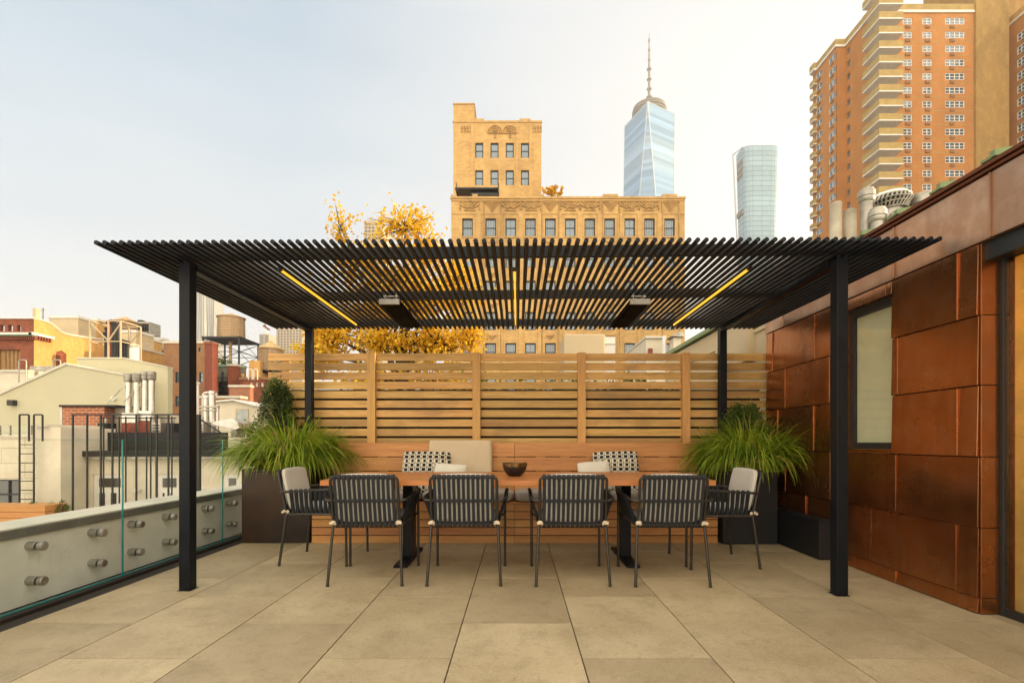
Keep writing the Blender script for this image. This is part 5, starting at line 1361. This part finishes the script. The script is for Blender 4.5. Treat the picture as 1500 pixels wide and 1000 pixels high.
# glass screen on that wing
Y=13.8; t=thing('glass_screen','low clear glass screen on top of the cream stone wing','railing',(X(20,Y),Y,Z(640,Y)))
MB().box(X(-60,Y),X(46,Y),Y,Y+.012,Z(640,Y),Z(624,Y)).build('pane',M['glass'],t)
mb=MB(); 
for a in (-30,0,15,46): mb.box(X(a,Y)-.015,X(a,Y)+.015,Y-.02,Y+.03,Z(640,Y),Z(623,Y))
mb.box(X(-60,Y),X(46,Y),Y-.018,Y+.028,Z(634,Y),Z(633,Y)); mb.build('rails',M['dullsilver'],t)
# ladder
Y=12.9; t=thing('roof_ladder','black steel ladder with raised handrails on the cream stone wing','ladder',(X(40,Y),Y,Z(745,Y)))
for a,b in ((28,40),(49,60)):
    x_in= a if a==28 else 49
    pts=[(X(a+1,Y),Y,Z(750,Y)),(X(a+1,Y),Y,Z(607,Y)),(X(b,Y),Y+.05,Z(607,Y)),(X(b,Y),Y+.05,Z(646,Y))]
    MB().tube(smoothpath(pts,.03,3),.022,6).build('rail',M['iron'],t)
mb=MB()
for k in range(9): zz_=Z(651+k*13.3,Y); mb.bar((X(29,Y),Y,zz_),(X(50,Y),Y,zz_),.022)
mb.build('rungs',M['iron'],t)
# black railing in front of the neighbour
Y=12.6; t=thing('black_iron_screen','tall black iron screen of uneven bars before the neighbouring house','railing',(X(180,Y),Y,Z(750,Y)))
mb=MB(); s_=Y/F
for a,pb in ((107,748),(128,745),(148,742),(165,740),(200,733),(230,730),(247,728)):
    mb.bar((X(a,Y),Y,Z(pb+14,Y)),(X(a,Y),Y,Z(607,Y)),.034)
mb.build('upright',M['iron'],t)
MB().bar((X(105,Y),Y,Z(607,Y)),(X(262,Y),Y,Z(607,Y)),.035).build('top_rail',M['iron'],t)
Y2=13.1; mb=MB()
for a in (152,175,184.5,215,221,229,252):
    mb.bar((X(a,Y2),Y2,Z(745,Y2)),(X(a,Y2),Y2,Z(610,Y2)),.026)
mb.bar((X(148,Y2),Y2,Z(612,Y2)),(X(258,Y2),Y2,Z(612,Y2)),.03)
mb.build('rear_bars',M['iron'],t)
MB().bar((X(291,Y),Y,Z(735,Y)),(X(291,Y),Y,Z(607,Y)),.09).build('end_post',M['iron'],t)
MB().tube([(X(291,Y),Y,Z(612,Y)),(X(318,Y),Y,Z(630,Y)),(X(335,Y),Y,Z(640,Y))],.02,5).build('stay',M['iron'],t)
# rough brick chimney wall
Y=15.2; t=thing('rough_brick_chimney','short rough red brick chimney wall behind the black iron screen','chimney',(X(123,Y),Y,Z(662,Y)))
MB().box(X(92,Y),X(153,Y),Y,Y+.9,Z(662,Y),Z(596,Y)).build('brickwork',M['chimbrick'],t)
MB().box(X(89,Y),X(91.9,Y),Y-.02,Y+.9,Z(662,Y),Z(594,Y)).build('edge_flashing',M['coping'],t)
MB().box(X(89,Y),X(172,Y),Y-.06,Y+1.1,Z(595.8,Y),Z(593,Y)).build('cap',M['darkroof'],t)
Y=15.6; o=MB().box(X(153,Y)+.02,X(186,Y),Y,Y+.8,Z(662,Y),Z(597,Y)).box(X(186,Y)+.01,X(262,Y),Y,Y+.8,Z(662,Y),Z(606,Y)).build('dark_roof_wall',M['concrete'],loc=(X(180,Y),Y,Z(662,Y))); tag(o,'stained concrete roof wall beside the rough brick chimney','wall')
# twin silver vents
def silver_vent(label,pxa,pxb,Y,pyt,pyb):
    t=thing('silver_vent',label,'vent',(X((pxa+pxb)/2,Y),Y,Z(pyb,Y)),'twin silver exhaust vents'); s_=Y/F
    for k,q in enumerate((pxa+4.5,pxb-4.5)):
        MB().cyl((X(q,Y),Y,Z(pyb,Y)),(X(q,Y),Y,Z(pyt+12,Y)),4.0*s_,n=16).cyl((X(q,Y),Y,Z(pyt+26,Y)),(X(q,Y),Y,Z(pyt+25,Y)),4.3*s_,n=16).cyl((X(q,Y),Y,Z(pyt+55,Y)),(X(q,Y),Y,Z(pyt+54,Y)),4.3*s_,n=16).build('pipe',M['silver'],t,smooth=True)
        xx=X(q,Y); r=5.6*s_
        MB().lathe([(r*.75,Z(pyt+13,Y)),(r,Z(pyt+11,Y)),(r,Z(pyt+7,Y)),(r*.92,Z(pyt+6.6,Y)),(r*1.02,Z(pyt+6,Y)),(r*1.02,Z(pyt+1,Y)),(r*.85,Z(pyt,Y))],xx,Y,16).build('cap',M['dullsilver'],t,smooth=True)
    q=pxa+2
    MB().bar((X(q,Y),Y-.1,Z(pyt+18,Y)),(X(q-17,Y),Y-.3,Z(pyt+46,Y)),.03).build('stay',M['dullsilver'],t)
    MB().box(X(pxa,Y),X(pxb,Y),Y-.14,Y-.10,Z(pyt+72,Y),Z(pyt+58,Y)).build('band',M['silver'],t)
    MB().box(X(pxa,Y),X(pxb-2,Y),Y-.15,Y-.11,Z(pyb,Y),Z(pyt+72.5,Y)).build('rusty_plate',M['rust'],t)
silver_vent('left pair of capped silver exhaust pipes above the neighbouring roof',184,205,15.2,547,634)
silver_vent('right pair of capped silver exhaust pipes above the neighbouring roof',208,227,15.3,544,634)
Y=16.; t=thing('silver_flue_cluster','cluster of slim silver flues with brackets left of the white shed','vent',(X(308,Y),Y,Z(632,Y))); s_=Y/F
for q,pt,r in ((302,583,4),(311,577,4.6),(319,598,2.2)):
    MB().cyl((X(q,Y),Y,Z(634,Y)),(X(q,Y),Y,Z(pt,Y)),r*s_,n=14).lathe([(r*s_*.8,Z(pt+1,Y)),(r*s_*1.25,Z(pt,Y)),(r*s_*1.25,Z(pt-4,Y)),(r*s_*.5,Z(pt-5,Y))],X(q,Y),Y,14).build('pipe',M['silver'],t,smooth=True)
MB().bar((X(296,Y),Y-.12,Z(596,Y)),(X(323,Y),Y-.12,Z(596,Y)),.05).bar((X(296,Y),Y-.12,Z(601,Y)),(X(320,Y),Y-.12,Z(601,Y)),.04).build('bracket',M['dullsilver'],t)
MB().tube(smoothpath([(X(297,Y),Y,Z(632,Y)),(X(297,Y),Y,Z(576,Y)),(X(305,Y),Y,Z(574,Y)),(X(318,Y),Y,Z(578,Y))],.1,3),.03,6).build('conduit',M['white'],t,smooth=True)
Y=15.; t=thing('duct_hood','curved silver duct hood on the dark roof before the white shed','duct',(X(330,Y),Y,Z(634,Y)))
pf=[]; 
for q in range(0,9): 
    th=R(180-q*22.5); pf.append((0,1.1*math.sin(th)))
pr_=[(X(309,Y),Z(622,Y)),(X(314,Y),Z(617,Y)),(X(337,Y),Z(613,Y)),(X(343,Y),Z(614,Y)),(X(348,Y),Z(619,Y)),(X(351,Y),Z(627,Y)),(X(344,Y),Z(629.5,Y)),(X(330,Y),Z(626,Y))]
MB().prism([(a,Y,b) for a,b in pr_],(.0,.9,0)).build('hood',M['silver'],t,bevel=.01)
MB().box(X(333,Y),X(341,Y),Y+.2,Y+.7,Z(640,Y),Z(629,Y)).build('stem',M['dullsilver'],t)
# clutter on the dark roof
cl_=[(165,6,'low black box unit between brick chimney and silver vents','roof_unit'),(243,7,'low grey box unit right of the twin silver vents','roof_unit'),(262,6,'dark cabinet beside the left front post on the neighbouring roof','roof_unit'),(304,8,'squat grey cabinet below the slim silver flues','roof_unit')]
for i,(q,h,l,nm) in enumerate(cl_):
    Y=15.2; t=thing(nm,l,'roof unit',(X(q,Y),Y,Z(640,Y)))
    m_=M['dullsilver'] if i%2 else M['darkroof']
    MB().box(X(q-6,Y),X(q+6,Y),Y-.4,Y,Z(640,Y),Z(626-h,Y)).build('casing',m_,t,bevel=.01)
    mb=MB(); 
    for k in range(4): mb.box(X(q-4.5,Y),X(q+4.5,Y),Y-.43,Y-.401,Z(636-k*4,Y),Z(634.5-k*4,Y))
    mb.build('louvres',M['iron'],t); MB().cyl((X(q-2,Y),Y-.2,Z(626-h,Y)),(X(q-2,Y),Y-.2,Z(619-h,Y)),.05,n=8).build('pipe',M['dullsilver'],t)
# cedar planter & little shrubs
Y=11.8; t=thing('cedar_planter','orange cedar plank planter on the neighbouring terrace at the left edge','planter',(X(20,Y),Y,Z(775,Y)))
mb=MB()
for k in range(4):
    a=Z(777-k*9.3,Y); mb.box(X(-60,Y),X(66,Y),Y,Y+.6,a,a+.145)
mb.build('boards',M['palewood'],t)
for q,py,h,l in ((49,742,9,'tiny green shrub beside the cedar planter'),(74,744,8,'tiny green shrub below the drainpipe'),(92,741,12,'small pointed shrub left of the black iron screen')):
    Y=12.2; shrub('terrace_shrub',l,X(q,Y),Y,Z(py+25,Y),[(0,.10),(.3,.16),(.45,.12),(.45+h*.012,.02)],900,.018,M['boxbright'],q)
o=MB().box(X(-80,14),X(420,14),6.4,13.9,GZ,Z(790,13)).build('neighbour_roof_deck',M['concrete']); tag(o,kind='structure')
# --- right-hand things behind the fence
t=thing('beige_rear_wing','beige rendered wing with green roof edge beyond the copper wall','building',(2.9,7,GZ))
p=[(2.80,5.4,GZ),(2.80,5.4,2.58),(2.80,9.0,2.58),(2.80,9.0,GZ)]
MB().prism(p,(2.5,0,0)).build('wall',M['beigewall'],t)
MB().box(2.74,5.3,5.4,9.05,2.60,2.66).build('roof',M['green'],t)
MB().box(2.78,2.80-.001,5.42,8.9,2.30,2.32).box(2.70,2.80-.001,5.7,6.6,1.98,2.45).build('ledge',M['beigewall'],t)
Y=8.5; t=thing('rooftop_air_unit','boxy beige air handling unit behind the fence','machine',(X(860,Y),Y,1.2))
MB().box(X(826,Y),X(886,Y),Y,Y+1,1.0,Z(489,Y)).build('casing',M['beigewall'],t,bevel=.02)
MB().box(X(886.2,Y),X(902,Y),Y+.05,Y+.95,1.0,Z(492.5,Y)).box(X(886.2,Y),X(902.3,Y),Y+.03,Y+.97,Z(503,Y),Z(502,Y)).build('side_panel',M['white'],t)
block('small_white_bulkhead','small white bulkhead with a reddish hatch right of the beige air unit',946,974,496,16,3,M['cream_wall'],trim=M['coping'],z0=-3)
Y=15.9; o=MB().box(X(950,Y),X(956,Y),Y-.0,Y+.05,Z(520,Y),Z(510,Y)).build('red_hatch',M['rust'],loc=(X(953,Y),Y,Z(520,Y))); tag(o,'small reddish hatch on the white bulkhead behind the fence','hatch')
o=MB().cyl((X(973,15.5),15.5,Z(530,15.5)),(X(973,15.5),15.5,Z(492,15.5)),.07,n=8).build('standpipe',M['white'],loc=(X(973,15.5),15.5,Z(530,15.5))); tag(o,'thin white standpipe at the corner of the white bulkhead','pipe')
Y=15; t=thing('sloped_roof_hood','grey sloping roof hood left of the beige wing','vent',(X(990,Y),Y,0))
MB().prism([(X(983,Y),Y,Z(492,Y)),(X(994,Y),Y,Z(485,Y)),(X(1002,Y),Y,Z(487,Y)),(X(1002,Y),Y,Z(493,Y))],(0,.6,0)).build('hood',M['dullsilver'],t)
MB().box(X(988,Y),X(999,Y),Y+.1,Y+.5,Z(520,Y),Z(493.2,Y)).build('stem',M['cream_wall'],t)

# ------------------------------------------------------------------ air
hm=bpy.data.materials.new('city haze'); hm.use_nodes=True; nt=hm.node_tree; nt.nodes.remove(nt.nodes['Principled BSDF'])
pv=N(nt,'ShaderNodeVolumePrincipled'); pv.inputs['Color'].default_value=(.97,.97,.97,1); pv.inputs['Density'].default_value=.00033; pv.inputs['Anisotropy'].default_value=.3
nt.links.new(pv.outputs[0],nt.nodes['Material Output'].inputs['Volume'])
o=MB().box(-700,700,-60,1000,GZ-1,530).build('haze',hm); tag(o,kind='stuff')

# unseen block added to shade the middle-ground roofs, kept below the copper roof line
t=thing('added_shade_block','unseen brick block added behind the copper house to shade the left roofs','building',(28,21,GZ))
hs=[(12.8+2.4*i,14.0+2.4*i,z,z+1.6) for i in range(7) for z in (1.5,4.8,8.1)]
mb=MB(); holewall(mb,12,30,GZ,11.4,hs,lambda u,z,d:(20+d,u,z),.2); mb.box(20.4,34,12,30,GZ,11.3); mb.build('wall',M['brownbrick'],t)
MB().box(20.25,20.3,12.5,29.5,1,10).build('window',M['winglass'],t)

def vent_stack(q,py0,py1,Y,r,label,mat,cap=True):
    s_=Y/F; t=thing('vent_stack',label,'vent',(X(q,Y),Y,Z(py1,Y)))
    MB().cyl((X(q,Y),Y,Z(py1,Y)),(X(q,Y),Y,Z(py0+2,Y)),r*s_,n=10).build('pipe',mat,t,smooth=True)
    MB().lathe([(r*s_*.9,Z(py0+3,Y)),(r*s_*1.5,Z(py0+2.4,Y)),(r*s_*1.5,Z(py0,Y)),(r*s_*.3,Z(py0-.8,Y))],X(q,Y),Y,10).build('cap',mat,t,smooth=True)
vent_stack(256,612,636,15.8,1.6,'thin dark vent stack just left of the left front post on the dark roof',M['iron'])
vent_stack(236,618,636,15.9,2.2,'short silver vent stack between the twin silver pipes and the front post',M['dullsilver'])
vent_stack(190,485,500,47,1.2,'slim vent stack on the long brick building',M['dullsilver'])
vent_stack(216,503,513,50,1.4,'stubby vent stack on the parapet of the long brick building',M['concrete'])
vent_stack(247,507,516,60,1.2,'small vent stack left of the front post far behind',M['rust'])
vent_stack(289,560,640,24,2.4,'tall white vent pipe right of the left front post',M['white'])
vent_stack(356,548,560,49,1.5,'short ochre pot on the red brick house',M['litbrick'])
vent_stack(63,452,470,55,1.0,'slim stack behind the red brick parapet',M['dullsilver'])
Y=50; t=thing('fire_escape','black iron fire escape across the grey green house','fire escape',(X(326,Y),Y-.5,Z(585,Y)))
mb=MB()
for py in (561,576): mb.box(X(311,Y),X(345,Y),Y-1.0,Y-.05,Z(py,Y),Z(py-.8,Y))
mb.build('platform',M['iron'],t)
mb=MB()
for py in (561,576):
    mb.bar((X(311,Y),Y-1.0,Z(py-6,Y)),(X(345,Y),Y-1.0,Z(py-6,Y)),.06)
    for k in range(12): xx=X(311+k*3.09,Y); mb.bar((xx,Y-1.0,Z(py,Y)),(xx,Y-1.0,Z(py-6,Y)),.035)
mb.bar((X(318,Y),Y-.6,Z(576,Y)),(X(330,Y),Y-.6,Z(561,Y)),.12)
mb.build('rail',M['iron'],t)
